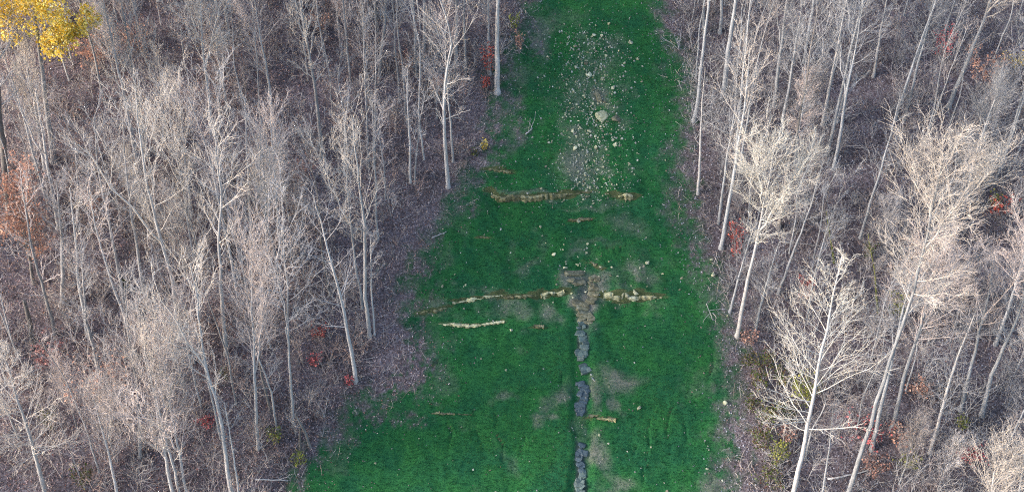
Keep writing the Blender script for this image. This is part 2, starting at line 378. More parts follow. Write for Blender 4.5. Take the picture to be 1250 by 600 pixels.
def ground_material():
    m, nt, b = new_mat('hillside', 0.95, 0.15)
    at = N(nt, 'ShaderNodeAttribute', attribute_name='Col')
    sep = N(nt, 'ShaderNodeSeparateColor'); nt.links.new(at.outputs[0], sep.inputs[0])
    ge = N(nt, 'ShaderNodeNewGeometry'); pos = ge.outputs['Position']
    def noise(scale, det=5, rough=0.6):
        n = N(nt, 'ShaderNodeTexNoise'); n.inputs['Scale'].default_value = scale; n.inputs['Detail'].default_value = det
        n.inputs['Roughness'].default_value = rough; nt.links.new(pos, n.inputs[0]); return n.outputs[0]
    vo = N(nt, 'ShaderNodeTexVoronoi'); vo.inputs['Scale'].default_value = 7.5; nt.links.new(pos, vo.inputs[0])
    vs_ = N(nt, 'ShaderNodeSeparateColor'); nt.links.new(vo.outputs['Color'], vs_.inputs[0])
    leaf = ramp(nt, vs_.outputs[0], [(0.0, (0.048, 0.04, 0.044)), (0.3, (0.077, 0.066, 0.073)), (0.55, (0.10, 0.088, 0.098)), (0.8, (0.13, 0.116, 0.128)), (1.0, (0.175, 0.162, 0.176))])
    big = ramp(nt, noise(0.22), [(0.35, (0.65, 0.62, 0.62)), (0.65, (1.2, 1.12, 1.15))])
    litter = mixc(nt, 1.0, leaf, big, 'MULTIPLY')
    fine = noise(9, 4, 0.7)
    g1 = ramp(nt, fine, [(0.3, (0.009, 0.066, 0.025)), (0.5, (0.013, 0.088, 0.031)), (0.72, (0.021, 0.112, 0.037))])
    g2 = ramp(nt, noise(0.35), [(0.38, (0.8, 0.85, 1.0)), (0.62, (1.35, 1.15, 0.9))])
    grass = mixc(nt, 1.0, g1, g2, 'MULTIPLY')
    soil = ramp(nt, noise(5.5, 6, 0.7), [(0.3, (0.06, 0.058, 0.055)), (0.5, (0.125, 0.12, 0.11)), (0.7, (0.22, 0.215, 0.2))])
    grass = mixc(nt, sep.outputs[1], grass, soil)
    c = mixc(nt, sep.outputs[0], litter, grass)
    # steep faces show bare earth (scarps, rills)
    sx = N(nt, 'ShaderNodeSeparateXYZ'); nt.links.new(ge.outputs['True Normal'], sx.inputs[0])
    st = N(nt, 'ShaderNodeMapRange'); st.inputs[1].default_value = 0.66; st.inputs[2].default_value = 0.5
    nt.links.new(sx.outputs[2], st.inputs[0])
    earth = ramp(nt, noise(4, 6, 0.7), [(0.3, (0.03, 0.05, 0.022)), (0.7, (0.075, 0.085, 0.042))])
    c = mixc(nt, st.outputs[0], c, earth)
    silt = ramp(nt, noise(6, 6, 0.7), [(0.3, (0.018, 0.03, 0.03)), (0.7, (0.06, 0.08, 0.075))])
    c = mixc(nt, sep.outputs[2], c, silt)
    nt.links.new(c, b.inputs['Base Color'])
    bp = N(nt, 'ShaderNodeBump'); bp.inputs['Strength'].default_value = 0.8; bp.inputs['Distance'].default_value = 0.08
    nt.links.new(fine, bp.inputs['Height']); nt.links.new(bp.outputs[0], b.inputs['Normal'])
    return m
M['ground'] = ground_material()
ground = build('ground', np.stack([X.ravel(), Y.ravel(), Z.ravel()], -1), [Fq], M['ground'], col=ground_col, smooth=True)
tag(ground, kind='structure')

# ------------------------------------------------------------------ tubes and trees
class Tubes:
    def __init__(s): s.g = {}
    def add(s, paths, radii, sides):
        paths = np.asarray(paths, float); radii = np.asarray(radii, float)
        if paths.ndim == 2: paths = paths[None]; radii = radii[None]
        if len(paths): s.g.setdefault((paths.shape[1], sides), []).append((paths, radii))
    def arrays(s):
        Vs, Fs, off = [], [], 0
        for (n, k), l in s.g.items():
            p = np.concatenate([a for a, _ in l]); r = np.concatenate([b for _, b in l]); m = len(p)
            T = p[:, -1]-p[:, 0]; T /= np.linalg.norm(T, axis=1, keepdims=True)+1e-9
            ref = np.where(np.abs(T[:, 2:3]) > 0.8, np.array([[1., 0, 0]]), np.array([[0, 0, 1.]]))
            U = np.cross(T, ref); U /= np.linalg.norm(U, axis=1, keepdims=True)+1e-9
            W = np.cross(T, U)
            a = np.arange(k)*2*math.pi/k
            ring = U[:, None, :]*np.cos(a)[None, :, None]+W[:, None, :]*np.sin(a)[None, :, None]
            v = p[:, :, None, :]+r[:, :, None, None]*ring[:, None, :, :]
            Vs.append(v.reshape(-1, 3))
            base = off+np.arange(m)[:, None, None]*n*k+np.arange(n-1)[None, :, None]*k
            j = np.arange(k)[None, None, :]; j2 = (j+1) % k
            f = np.stack([base+j, base+j2, base+k+j2, base+k+j], -1).reshape(-1, 4)
            Fs.append(f); off += m*n*k
        return np.concatenate(Vs), np.concatenate(Fs)
def at_path(paths, s):
    """paths (m,n,3), s (m,k) in 0..1 -> points (m,k,3), tangents"""
    m, n, _ = paths.shape
    f = np.clip(s, 0, 0.9999)*(n-1); i = f.astype(int); t = (f-i)[..., None]
    mi = np.arange(m)[:, None]
    a = paths[mi, i]; b = paths[mi, i+1]; T = b-a
    return a*(1-t)+b*t, T/(np.linalg.norm(T, axis=-1, keepdims=True)+1e-9)
def spawn(r, paths, radii, k, s0, ang, lens, npts, curve=0.25, up=0.15, rmin=0.012, rf=0.55, jit=0.06, s1=1.0):
    """k children on each path; ang, lens: functions of s -> arrays"""
    m = len(paths)
    s = s0+(s1-s0)*(np.arange(k)[None]+r.random((m, k)))/k
    p, T = at_path(paths, s)
    pr = radii[:, :1]*(1-s)+radii[:, -1:]*s
    Q = r.normal(size=(m, k, 3)); Q -= (Q*T).sum(-1, keepdims=True)*T; Q /= np.linalg.norm(Q, axis=-1, keepdims=True)+1e-9
    th = ang(s)+r.normal(size=(m, k))*0.12
    D = T*np.cos(th)[..., None]+Q*np.sin(th)[..., None]
    D[..., 2] += up; D /= np.linalg.norm(D, axis=-1, keepdims=True)
    ln = lens(s)*r.uniform(0.65, 1.3, (m, k))
    t = np.linspace(0, 1, npts)
    path = p[:, :, None, :]+D[:, :, None, :]*(ln[..., None]*t)[..., None]
    path[..., 2] += curve*ln[..., None]*t**2
    path[:, :, 1:, :] += r.normal(size=(m, k, npts-1, 3))*jit*ln[..., None, None]*t[1:, None]
    rad = np.maximum(pr*rf, rmin)[..., None]*(1-t*0.75)
    rad = np.maximum(rad, rmin*0.45)
    return path.reshape(m*k, npts, 3), rad.reshape(m*k, npts), ln.reshape(-1)
KIND = {  # crown start, limbs, limb length (of H), angle low/top (deg), profile power, curve, n2, n3, leaders
    'tall':  dict(cs=.44, nl=20, lf=.16, a=(58, 28), curve=.25, n2=7, n3=4, lead=0.6),
    'broad': dict(cs=.45, nl=28, lf=.24, a=(68, 24), curve=.22, n2=9, n3=5, lead=1.0),
    'cone':  dict(cs=.30, nl=46, lf=.24, a=(80, 42), curve=.16, n2=8, n3=4, lead=0.0),
    'pole':  dict(cs=.50, nl=13, lf=.12, a=(58, 28), curve=.22, n2=5, n3=3, lead=0.2),
    'bush':  dict(cs=.26, nl=30, lf=.27, a=(36, 16), curve=.22, n2=8, n3=4, lead=0.8),
    'bare':  dict(cs=.30, nl=16, lf=.16, a=(70, 36), curve=.12, n2=6, n3=3, lead=0.3),
}
def tree_arrays(seed, path, r0, kind, leafy=None, dens=1.0, cs=None, lf=None):
    """path: trunk polyline (n,3) from the base at the origin. returns trunk arrays, crown arrays, twig ends"""
    r = np.random.default_rng(seed); k = dict(KIND[kind])
    if cs is not None: k['cs'] = cs
    if lf is not None: k['lf'] = lf
    path = np.asarray(path, float); H = path[-1, 2]-path[0, 2]
    n = 16; s = np.linspace(0, 1, n)
    seg = np.concatenate([[0], np.cumsum(np.linalg.norm(np.diff(path, axis=0), axis=1))]); seg /= seg[-1]
    tp = np.stack([np.interp(s, seg, path[:, j]) for j in range(3)], -1)
    wob = np.cumsum(r.normal(size=(n, 2))*0.0022*H, axis=0); wob -= wob[0]
    wob[:, 0] -= wob[-1, 0]*s*0.7; wob[:, 1] -= wob[-1, 1]*s*0.5
    tp[:, :2] += wob
    tr = r0*(1-0.86*s**0.95)+0.012; tr[0] *= 1.45; tr[1] *= 1.06
    first = tp[0]; deep = first-np.array([0, 0, 0.9])
    tp2 = np.concatenate([deep[None], tp[:1], tp[:1]*0.7+tp[1:2]*0.3, tp[1:]]); tr2 = np.concatenate([[r0*1.7], [r0*1.45], [r0*1.05], tr[1:]])
    trunk = Tubes(); trunk.add(tp2, tr2, 9)
    crown = Tubes()
    stems = [(tp, tr, 1.0)]
    nlead = int(k['lead']*r.uniform(0.6, 2.6)) if k['lead'] else 0
    for _ in range(nlead):
        s_ = r.uniform(max(k['cs']-0.05, .3), k['cs']+.22)
        p, T = at_path(tp[None], np.array([[s_]])); az = r.uniform(0, 2*math.pi); th = R(r.uniform(14, 26))
        d = np.array([math.cos(az)*math.sin(th), math.sin(az)*math.sin(th), math.cos(th)])
        ln = H*(1-s_)*r.uniform(.75, .95); t = np.linspace(0, 1, 9)
        lp = p[0, 0]+d*(ln*t)[:, None]; lp[:, 2] += 0.05*ln*t**2
        lp[1:] += r.normal(size=(8, 3))*0.012*ln
        rr = np.interp(s_, s, tr)*0.72*(1-.86*t)+0.012
        crown.add(lp, rr, 6); stems.append((lp, rr, 0.75))
    ends = []
    for (sp, sr, wt) in stems:
        main = wt == 1.0
        nl = max(5, int(k['nl']*wt*dens/(1+0.35*nlead)))
        c0 = k['cs'] if main else 0.18
        u = lambda s_: np.clip((s_-c0)/(1-c0), 0, 1)
        a0, a1 = R(k['a'][0]), R(k['a'][1])
        ang = lambda s_: a0+(a1-a0)*u(s_)
        if kind == 'cone': prof = lambda s_: (0.35+0.65*np.sin(np.clip(u(s_)*3.2+.35, 0, math.pi/2)))*(1-u(s_))**0.75+0.06
        elif kind == 'broad': prof = lambda s_: 0.45+0.75*np.sin(u(s_)*2.4+.2)-0.15*u(s_)
        else: prof = lambda s_: 0.5+0.65*np.sin(np.clip(u(s_)*2.5+.3, 0, math.pi))-0.1*u(s_)
        ln = lambda s_: k['lf']*H*wt**.5*prof(s_)
        p1, r1, l1 = spawn(r, sp[None], sr[None], nl, c0, ang, ln, 6, k['curve'], 0.05, 0.024, 0.22 if kind == 'cone' else 0.28, 0.035)
        crown.add(p1, r1, 4)
        p2, r2, l2 = spawn(r, p1, r1, k['n2'], 0.15, lambda s_: R(48)-0.25*s_, lambda s_: (l1[:, None]*0.48*(1.15-0.7*s_)), 4, .15, .12, .017, .62, .045)
        crown.add(p2, r2, 3)
        n3 = max(2, int(k['n3']*dens+.5))
        p3, r3, l3 = spawn(r, p2, r2, n3, 0.1, lambda s_: R(42)+0*s_, lambda s_: np.clip(l2[:, None]*0.6*(1.2-0.6*s_), .35, 1.3), 2, .0, .15, .0125, .75, .0)
        crown.add(p3, r3, 3); ends.append(p3)
    return trunk.arrays(), crown.arrays(), np.concatenate(ends)
LEAFV = np.array([[0, 0, 0], [.5, .42, .06], [1, 0, 0], [.5, -.42, .06]])
def leaf_arrays(r, centers, size, palette, spread=0.15, flat=0.0):
    n = len(centers)
    A = r.normal(size=(n, 3)); A[:, 2] *= (1-flat); A /= np.linalg.norm(A, axis=1, keepdims=True)
    B = r.normal(size=(n, 3)); B[:, 2] *= (1-flat); B -= (A*B).sum(1, keepdims=True)*A; B /= np.linalg.norm(B, axis=1, keepdims=True)
    Nn = np.cross(A, B)
    sz = size*r.uniform(.6, 1.35, (n, 1, 1))
    c = centers+r.normal(size=(n, 3))*spread
    v = c[:, None]+sz*(LEAFV[None, :, 0:1]*A[:, None]+LEAFV[None, :, 1:2]*B[:, None]+LEAFV[None, :, 2:3]*Nn[:, None])
    f = np.arange(n*4).reshape(n, 4)
    pal = np.asarray(palette); col = pal[r.integers(0, len(pal), n)]*r.uniform(.75, 1.25, (n, 1))
    return v.reshape(-1, 3), f, np.repeat(col, 4, 0)

def empty(name, loc):
    e = bpy.data.objects.new(name, None); C.objects.link(e); e.location = loc; e.empty_display_size = 0.5; return e
def plant(name, loc, data, bark, twig, label, cat='tree', group=None, rotz=0.0, scale=(1, 1, 1), leaves=None):
    e = empty(name, loc); e.rotation_euler = (0, 0, rotz); e.scale = scale
    link('trunk', data[0], e); link('crown', data[1], e)
    if leaves is not None: link('leaves', leaves, e)
    return tag(e, label, cat, group)
def tree_meshes(seed, path, r0, kind, bark, twig, **kw):
    (tv, tf), (cv, cf), ends = tree_arrays(seed, path, r0, kind, **kw)
    out = []
    for nm, v, f, m in (('trunk', tv, tf, bark), ('crown', cv, cf, twig)):
        o = build(nm, v, [f], M[m], smooth=True); me = o.data; bpy.data.objects.remove(o); out.append(me)
    return out[0], out[1], ends
def leaf_mesh(name, r, centers, size, palette, spread=.15):
    v, f, c = leaf_arrays(r, centers, size, palette, spread)
    o = build(name, v, [f], M['leaf'], col=c); me = o.data; bpy.data.objects.remove(o); return me
YEL = [(.80, .56, .08), (.86, .68, .16), (.72, .48, .05), (.85, .74, .32), (.55, .46, .12)]
ORA = [(.52, .29, .21), (.44, .23, .17), (.60, .38, .29), (.36, .19, .14)]
RED = [(.42, .09, .07), (.52, .13, .10), (.32, .07, .06)]
PINK = [(.50, .12, .13), (.58, .19, .18), (.36, .09, .10)]
RUS = [(.32, .18, .15), (.26, .14, .12), (.38, .24, .20)]
GRN = [(.07, .10, .03), (.10, .12, .035), (.05, .08, .02), (.12, .10, .04), (.10, .05, .04)]
YGR = [(.24, .26, .06), (.18, .21, .04), (.30, .29, .08), (.12, .14, .04)]

# key trees: trunk as photo pixels from base to top (the trunk stands upright in its own plane), kind, width in px, bark, twigs, label[, options]
KEYS = [
 # ---- left wood
 ([(66,196),(36,-56)], 'broad', 8, 'bark_grey', 'twig_grey', 'bright yellow leafed tree filling the top left corner', dict(leaf=(YEL, .25, 24), name='yellow_tree', short='the yellow leafed tree', lf=.32, cs=.55)),
 ([(14,262),(8,220),(0,120),(-12,-30)], 'tall', 11, 'bark_dark', 'twig_grey', 'thick dark grey trunk at the left photo edge', dict(short='the thick dark trunk')),
 ([(42,346),(22,248)], 'bush', 5, 'bark_dark', 'twig_dim', 'orange brown leafed tree at the left edge below the thick trunk', dict(leaf=(ORA, .22, 3.4), name='orange_tree', short='the orange brown leafed tree', lf=.5)),
 ([(55,206),(44,120),(30,60)], 'bush', 5, 'bark_pale', 'twig_cream', 'cream feathery tree just under the yellow leafed tree', {}),
 ([(170,208),(150,110),(126,0)], 'tall', 6, 'bark_grey', 'twig_cream', 'left one of a pair of leaning grey trunks right of the yellow crown', {}),
 ([(178,190),(164,100),(145,-20)], 'tall', 5, 'bark_grey', 'twig_grey', 'right one of a pair of leaning grey trunks right of the yellow crown', {}),
 ([(258,162),(252,100),(248,64),(244,-10)], 'broad', 5, 'bark_pale', 'twig_cream', 'white limbed spreading tree high in the left wood', dict(short='the white limbed spreading tree')),
 ([(234,262),(226,180),(220,108)], 'bush', 4, 'bark_pale', 'twig_cream', 'pale straw coloured brushy crown high in the left wood', dict(short='the straw coloured brushy crown')),
 ([(72,276),(60,210),(46,110)], 'tall', 6, 'bark_pale', 'twig_grey', 'pale tree right above the orange brown leaves', {}),
 ([(178,364),(166,280),(152,200),(146,150)], 'tall', 5, 'bark_pale', 'twig_grey', 'straight pale trunk ending just above the fallen log', {}),
 ([(156,396),(142,310),(122,200),(116,140)], 'tall', 5, 'bark_grey', 'twig_grey', 'slim grey trunk with its foot at the lower end of the fallen log', {}),
 ([(220,408),(210,340),(196,290),(178,200),(168,120)], 'tall', 6, 'bark_pale', 'twig_cream', 'bent pale tree standing right of the fallen log', {}),
 ([(276,432),(268,340),(264,290),(268,240),(262,150)], 'tall', 6, 'bark_pale', 'twig_cream', 'tall pale tree with kinked stem in mid left wood', {}),
 ([(281,317),(275,270),(270,200),(266,80)], 'tall', 7, 'bark_dark', 'twig_grey', 'dark brown trunk with visible foot in mid left wood', dict(short='the dark brown trunk')),
 ([(308,314),(304,230),(300,120)], 'pole', 4, 'bark_pale', 'twig_grey', 'pale pole right of the dark brown trunk', {}),
 ([(68,410),(56,350),(44,300),(30,220)], 'bare', 5, 'bark_grey', 'twig_pink', 'grey tree in front of the orange brown leaves, lower left', {}),
 ([(108,408),(98,340),(94,296),(84,230)], 'bare', 6, 'bark_pale', 'twig_cream', 'pale crooked tree with white broken limbs on the left', {}),
 ([(76,372),(74,300),(70,220)], 'tall', 7, 'bark_grey', 'twig_grey', 'broad grey trunk between two paler trees on the left', {}),
 ([(246,404),(236,330),(222,240)], 'bush', 4, 'bark_pale', 'twig_cream', 'bushy cream sapling right of the bent pale tree', {}),
 ([(56,606),(38,530),(10,448),(2,420)], 'cone', 6, 'bark_pale', 'twig_cream', 'pale leaning tree with long side branches in bottom left corner', dict(short='the long branched corner tree')),
 ([(143,604),(132,560),(120,515),(108,470)], 'bush', 4, 'bark_pale', 'twig_pink', 'small leaning tree with rusty tip near bottom left', dict(leaf=(ORA, .2, .35), short='the rusty tipped small tree')),
 ([(136,520),(128,450),(122,420)], 'pole', 3, 'bark_grey', 'twig_grey', 'thin pole behind the rusty tipped small tree', {}),
 ([(126,474),(118,430),(108,390),(98,310)], 'tall', 6, 'bark_grey', 'twig_grey', 'grey trunk with its foot above the rusty tipped small tree', {}),
 ([(171,556),(164,500),(156,440),(148,350)], 'tall', 5, 'bark_grey', 'twig_grey', 'grey trunk left of the cream many stemmed clump', {}),
 ([(212,606),(196,530),(182,470),(170,424)], 'bush', 5, 'bark_pale', 'twig_pink', 'left stem of the cream many stemmed clump at the bottom', dict(short='the cream clump at the bottom')),
 ([(220,606),(204,530),(190,470),(180,420)], 'bush', 4, 'bark_pale', 'twig_cream', 'middle stem of the cream many stemmed clump at the bottom', {}),
 ([(229,604),(216,530),(206,470),(200,424)], 'bush', 4, 'bark_pale', 'twig_pink', 'right stem of the cream many stemmed clump at the bottom', {}),
 ([(284,606),(268,520),(250,450),(242,400),(232,320)], 'tall', 6, 'bark_pale', 'twig_cream', 'tall pale leaning trunk at the bottom right of the cream clump', {}),
 ([(292,606),(282,540),(274,490)], 'pole', 3, 'bark_pale', 'twig_grey', 'thin pale pole close right of the tall leaning trunk, bottom', {}),
 ([(315,546),(313,460),(312,400),(306,310)], 'bush', 5, 'bark_pale', 'twig_pink', 'straight white trunk under a pinkish bushy crown', dict(cs=.45, short='the pinkish crowned white trunk')),
 ([(358,520),(354,440),(348,330),(342,240)], 'tall', 4, 'bark_pale', 'twig_grey', 'slim grey tree beside the broken snag, left of grass', {}),
 ([(434,464),(431,430),(424,395),(412,350),(400,308),(392,280),(383,238)], 'bare', 6, 'bark_pale', 'twig_grey', 'crooked pale tree with forked top left of the grass edge', dict(short='the crooked pale tree')),
 ([(451,410),(446,350),(442,280),(437,220),(430,140)], 'tall', 6, 'bark_pale', 'twig_cream', 'tall straight pale tree at the middle left grass edge', dict(short='the straight grass edge tree')),
 ([(457,408),(454,350),(452,280)], 'pole', 3, 'bark_pale', 'twig_grey', 'thin pole touching the tall straight tree at grass edge', {}),
 ([(461,292),(459,220),(456,120)], 'pole', 4, 'bark_grey', 'twig_grey', 'grey pole uphill of the tall straight tree at grass edge', {}),
 ([(393,192),(386,120),(372,44),(362,-30)], 'tall', 6, 'bark_grey', 'twig_cream', 'curved grey trunk with broad crown at the top left centre', {}),
 ([(336,176),(328,100),(318,50),(308,-20)], 'tall', 5, 'bark_pale', 'twig_pink', 'pale pink twigged tree left of the curved grey trunk', {}),
 ([(420,214),(421,150),(426,112)], 'bare', 3, 'bark_pale', 'twig_grey', 'short pale forked pole right of the curved grey trunk', {}),
 ([(450,204),(446,100),(444,10)], 'pole', 3, 'bark_grey', 'twig_grey', 'left one of two thin twin poles high left of the grass', {}),
 ([(458,206),(458,100),(458,0)], 'pole', 3, 'bark_grey', 'twig_grey', 'right one of two thin twin poles high left of the grass', {}),
 ([(463,92),(470,20),(474,-60)], 'tall', 5, 'bark_grey', 'twig_grey', 'grey trunk above the thin twin poles near the top edge', {}),
 ([(501,222),(498,150),(497,90)], 'pole', 4, 'bark_pale', 'twig_grey', 'pale pole with its foot on open leaf litter, upper left', {}),
 ([(506,224),(510,160),(520,110)], 'bare', 3, 'bark_grey', 'twig_grey', 'thin grey pole leaning right, upper left of the grass', {}),
 ([(547,228),(545,180),(541,130),(543,98),(552,50),(546,20),(530,-20)], 'bare', 6, 'bark_pale', 'twig_cream', 'white S shaped tree with spreading top near upper grass', dict(short='the white S shaped tree')),
 ([(557,94),(557,20),(556,-90)], 'tall', 7, 'bark_grey', 'twig_grey', 'stout grey trunk behind the white S shaped tree', {}),
 ([(568,92),(567,20),(566,-70)], 'pole', 4, 'bark_grey', 'twig_grey', 'narrow grey trunk close right of the stout grey trunk', {}),
 ([(518,70),(518,0),(518,-80)], 'pole', 5, 'bark_grey', 'twig_grey', 'grey trunk left of the stout trunk at the top edge', {}),
 ([(526,60),(526,0),(528,-70)], 'pole', 3, 'bark_grey', 'twig_dim', 'thin dim trunk beside another at the top edge, upper left', {}),
 ([(607,112),(607,60),(609,0),(611,-120)], 'tall', 8, 'bark_pale', 'twig_cream', 'stout white trunk with flared foot at the upper grass edge', dict(short='the flared white trunk', cs=.6)),
 ([(598,90),(596,40),(594,-50)], 'pole', 4, 'bark_grey', 'twig_grey', 'slim trunk close left of the flared white trunk', {}),
 ([(342,300),(336,250),(328,150)], 'bush', 5, 'bark_pale', 'twig_pink', 'bushy pinkish cream crown in the centre of the left wood', {}),
 ([(330,330),(326,260),(320,190)], 'bush', 4, 'bark_grey', 'twig_cream', 'cream feathery sapling in the centre of the left wood', {}),
 # ---- right wood
 ([(847,147),(853,122),(858,70),(866,0),(874,-90)], 'tall', 6, 'bark_pale', 'twig_grey', 'white trunk with kinked foot at upper right grass edge', dict(short='the kinked foot trunk', cs=.6)),
 ([(882,119),(889,60),(897,0),(906,-110)], 'tall', 8, 'bark_pale', 'twig_grey', 'stout pale trunk right of the kinked foot trunk', dict(cs=.6)),
 ([(859,42),(859,0),(860,-90)], 'pole', 4, 'bark_grey', 'twig_grey', 'slim trunk nearest the top right corner of the grass', {}),
 ([(879,40),(882,0),(888,-100)], 'pole', 5, 'bark_pale', 'twig_grey', 'pale trunk crossing the top edge above the stout pale trunk', {}),
 ([(898,196),(905,130),(916,20),(922,-50)], 'pole', 4, 'bark_pale', 'twig_grey', 'slim pale trunk below the stout pale trunk, right of grass', {}),
 ([(852,236),(855,160),(860,80)], 'pole', 4, 'bark_pale', 'twig_grey', 'thin pale pole on the upper right grass edge', {}),
 ([(877,272),(884,220),(894,150),(902,80)], 'tall', 4, 'bark_pale', 'twig_grey', 'slim pale trunk just left of a thicker one, right grass edge', {}),
 ([(880,302),(888,250),(898,190),(908,120),(914,60)], 'tall', 6, 'bark_pale', 'twig_cream', 'straight pale trunk with clear foot by the red leaves, right grass edge', dict(short='the trunk by red leaves')),
 ([(900,410),(912,350),(925,290),(938,230),(946,182)], 'broad', 6, 'bark_pale', 'twig_white', 'cream round crowned tree at the right grass edge', dict(short='the cream round crowned tree', dens=1.4, lf=.17, cs=.52)),
 ([(912,352),(924,300),(940,250)], 'pole', 3, 'bark_pale', 'twig_grey', 'thin stem close right of the cream round crowned tree', {}),
 ([(891,380),(897,355),(908,320),(920,280)], 'bare', 4, 'bark_pale', 'twig_grey', 'bent pale sapling left of the cream round crowned tree', {}),
 ([(922,404),(930,370),(942,330),(952,290)], 'bare', 4, 'bark_grey', 'twig_grey', 'thin grey stem right of the foot of the cream crowned tree', {}),
 ([(945,130),(955,50),(964,-40)], 'tall', 6, 'bark_grey', 'twig_grey', 'leftmost of the leaning grey trunks top right of centre', {}),
 ([(952,168),(966,90),(978,0)], 'tall', 5, 'bark_grey', 'twig_grey', 'second of the leaning grey trunks top right of centre', {}),
 ([(1004,152),(1018,80),(1036,-20)], 'tall', 5, 'bark_pale', 'twig_grey', 'pale leaning trunk right of the leaning grey trunks', {}),
 ([(1017,206),(1030,130),(1044,60),(1054,0)], 'tall', 5, 'bark_pale', 'twig_grey', 'long pale leaning trunk in the upper right wood', {}),
 ([(970,200),(977,150),(988,86)], 'cone', 4, 'bark_pale', 'twig_pink', 'small conical tree with pinkish twigs above the cream crown', dict(short='the small conical pinkish tree')),
 ([(1066,93),(1076,40),(1090,-30)], 'pole', 4, 'bark_pale', 'twig_grey', 'thin pale leaning pole at the top of the right wood', {}),
 ([(1093,146),(1110,90),(1140,0),(1150,-30)], 'tall', 4, 'bark_pale', 'twig_grey', 'left one of the closely set leaning poles, upper right', dict(short='the close leaning poles')),
 ([(1104,146),(1122,80),(1146,0),(1154,-30)], 'tall', 4, 'bark_pale', 'twig_grey', 'middle one of the closely set leaning poles, upper right', {}),
 ([(1118,75),(1134,20),(1150,-40)], 'pole', 4, 'bark_grey', 'twig_grey', 'right one of the closely set leaning poles, upper right', {}),
 ([(1158,130),(1178,80),(1208,0),(1224,-50)], 'tall', 6, 'bark_pale', 'twig_cream', 'thick pale leaning trunk beside orange leaves, upper right', dict(short='the trunk by orange leaves', cs=.6)),
 ([(1175,260),(1192,200),(1222,108)], 'broad', 5, 'bark_grey', 'twig_grey', 'grey spreading crown at the upper right photo edge', {}),
 ([(1050,290),(1064,240),(1082,180),(1098,120)], 'pole', 4, 'bark_grey', 'twig_grey', 'thin grey leaning pole left of the big pinkish crown', {}),
 ([(950,358),(966,318),(990,262),(1006,200)], 'pole', 4, 'bark_pale', 'twig_grey', 'slim leaning pole above the red shrub, right wood', {}),
 ([(1034,606),(1052,540),(1076,460),(1104,370),(1130,280),(1146,178)], 'broad', 6.5, 'bark_pale', 'twig_cream', 'tall tree with big pinkish spreading crown, right wood', dict(short='the big pinkish crown', cs=.6, lf=.12, dens=1.5)),
 ([(1064,548),(1078,480),(1096,410),(1116,330)], 'tall', 6, 'bark_grey', 'twig_grey', 'grey trunk close right of the tall pinkish crowned trunk', {}),
 ([(1088,524),(1106,460),(1128,390),(1148,300)], 'broad', 6, 'bark_pale', 'twig_pink', 'second pinkish spreading tree below the big pinkish crown', dict(lf=.17, dens=1.3)),
 ([(967,606),(982,530),(996,460),(1012,390),(1030,308)], 'cone', 6.5, 'bark_pale', 'twig_white', 'white conical tree with bare side limbs, bottom right', dict(white=1, short='the white conical tree', dens=.9, lf=.23)),
 ([(1135,552),(1152,500),(1174,432),(1192,380)], 'bare', 5, 'bark_pale', 'twig_grey', 'slim leaning pale tree in the lower right wood', {}),
 ([(1198,506),(1212,460),(1238,396),(1262,320)], 'tall', 6, 'bark_grey', 'twig_grey', 'grey leaning trunk near the right photo edge', {}),
 ([(1172,500),(1188,440),(1206,360),(1216,310)], 'tall', 5, 'bark_grey', 'twig_pink', 'grey trunk left of the one at the right photo edge', {}),
 ([(1196,660),(1206,620),(1214,560)], 'bush', 5, 'bark_pale', 'twig_cream', 'bushy cream crown poking up in the bottom right corner', dict(short='the bushy corner crown', lf=.36)),
 ([(1238,670),(1244,620),(1252,556)], 'bush', 5, 'bark_pale', 'twig_cream', 'second bushy cream crown at the very bottom right corner', {}),
 ([(1072,380),(1067,330),(1060,285)], 'bare', 3, 'bark_moss', 'twig_dim', 'mossy yellow green stem left of the big pinkish crown', dict(short='the mossy stem')),
 ([(1018,320),(1015,290),(1010,260)], 'bare', 3, 'bark_moss', 'twig_dim', 'short mossy stem behind the white conical tree', {}),
 ([(1003,606),(1012,560),(1018,500)], 'pole', 3, 'bark_grey', 'twig_grey', 'thin pole right of the foot of the white conical tree', {}),
 ([(1215,420),(1232,360),(1256,270)], 'broad', 5, 'bark_grey', 'twig_pink', 'pinkish spreading tree cut by the right photo edge', {}),
]
key_xy = []; LANDMARKS = []
tree_px = []
def key_tree(i, pts, kind, wpx, bark, twig, label, opt):
    b = P(*pts[0]); b[2] = hz(b[0], b[1])
    rr = np.random.default_rng(1000+i)
    path = [np.zeros(3)]
    for q in pts[1:]:
        w = onplane(q[0], q[1], b[1])-b; w[1] += 0; path.append(w)
    path = np.array(path); path[1:, 1] += np.cumsum(rr.normal(size=len(path)-1)*0.25)
    depth = np.linalg.norm(b-CAM); r0 = wpx*0.5*depth/FPX*0.8
    if pts[0][0] > 625 and not opt.get('white'):  # right-side trees swap to bark and twigs with shade painted in
        bark = {'bark_pale': 'bark_shaded' if i % 3 else 'bark_pale', 'bark_grey': 'bark_shaded'}.get(bark, bark); twig = {'twig_grey': 'twig_shaded'}.get(twig, twig)
    tm, cm, ends = tree_meshes(300+i, path, r0, kind, bark, twig, cs=opt.get('cs'), lf=opt.get('lf'), dens=opt.get('dens', 1.0))
    lv = None
    if 'leaf' in opt:
        pal, size, mult = opt['leaf']
        n = int(len(ends)*mult); sel = rr.integers(0, len(ends), n)
        tt = rr.random((n, 1)); c = ends[sel, 0]*(1-tt)+ends[sel, -1]*tt
        if 'tip' in label: c = c[c[:, 2] > np.quantile(c[:, 2], .6)]
        lv = leaf_mesh('leaves', rr, c, size, pal, .2)
    plant(opt.get('name', 'bare_tree'), b, (tm, cm), bark, twig, label, 'tree', None, leaves=lv)
    key_xy.append(b[:2])
    if 'short' in opt: LANDMARKS.append((opt['short'], np.array(pts[0], float)))
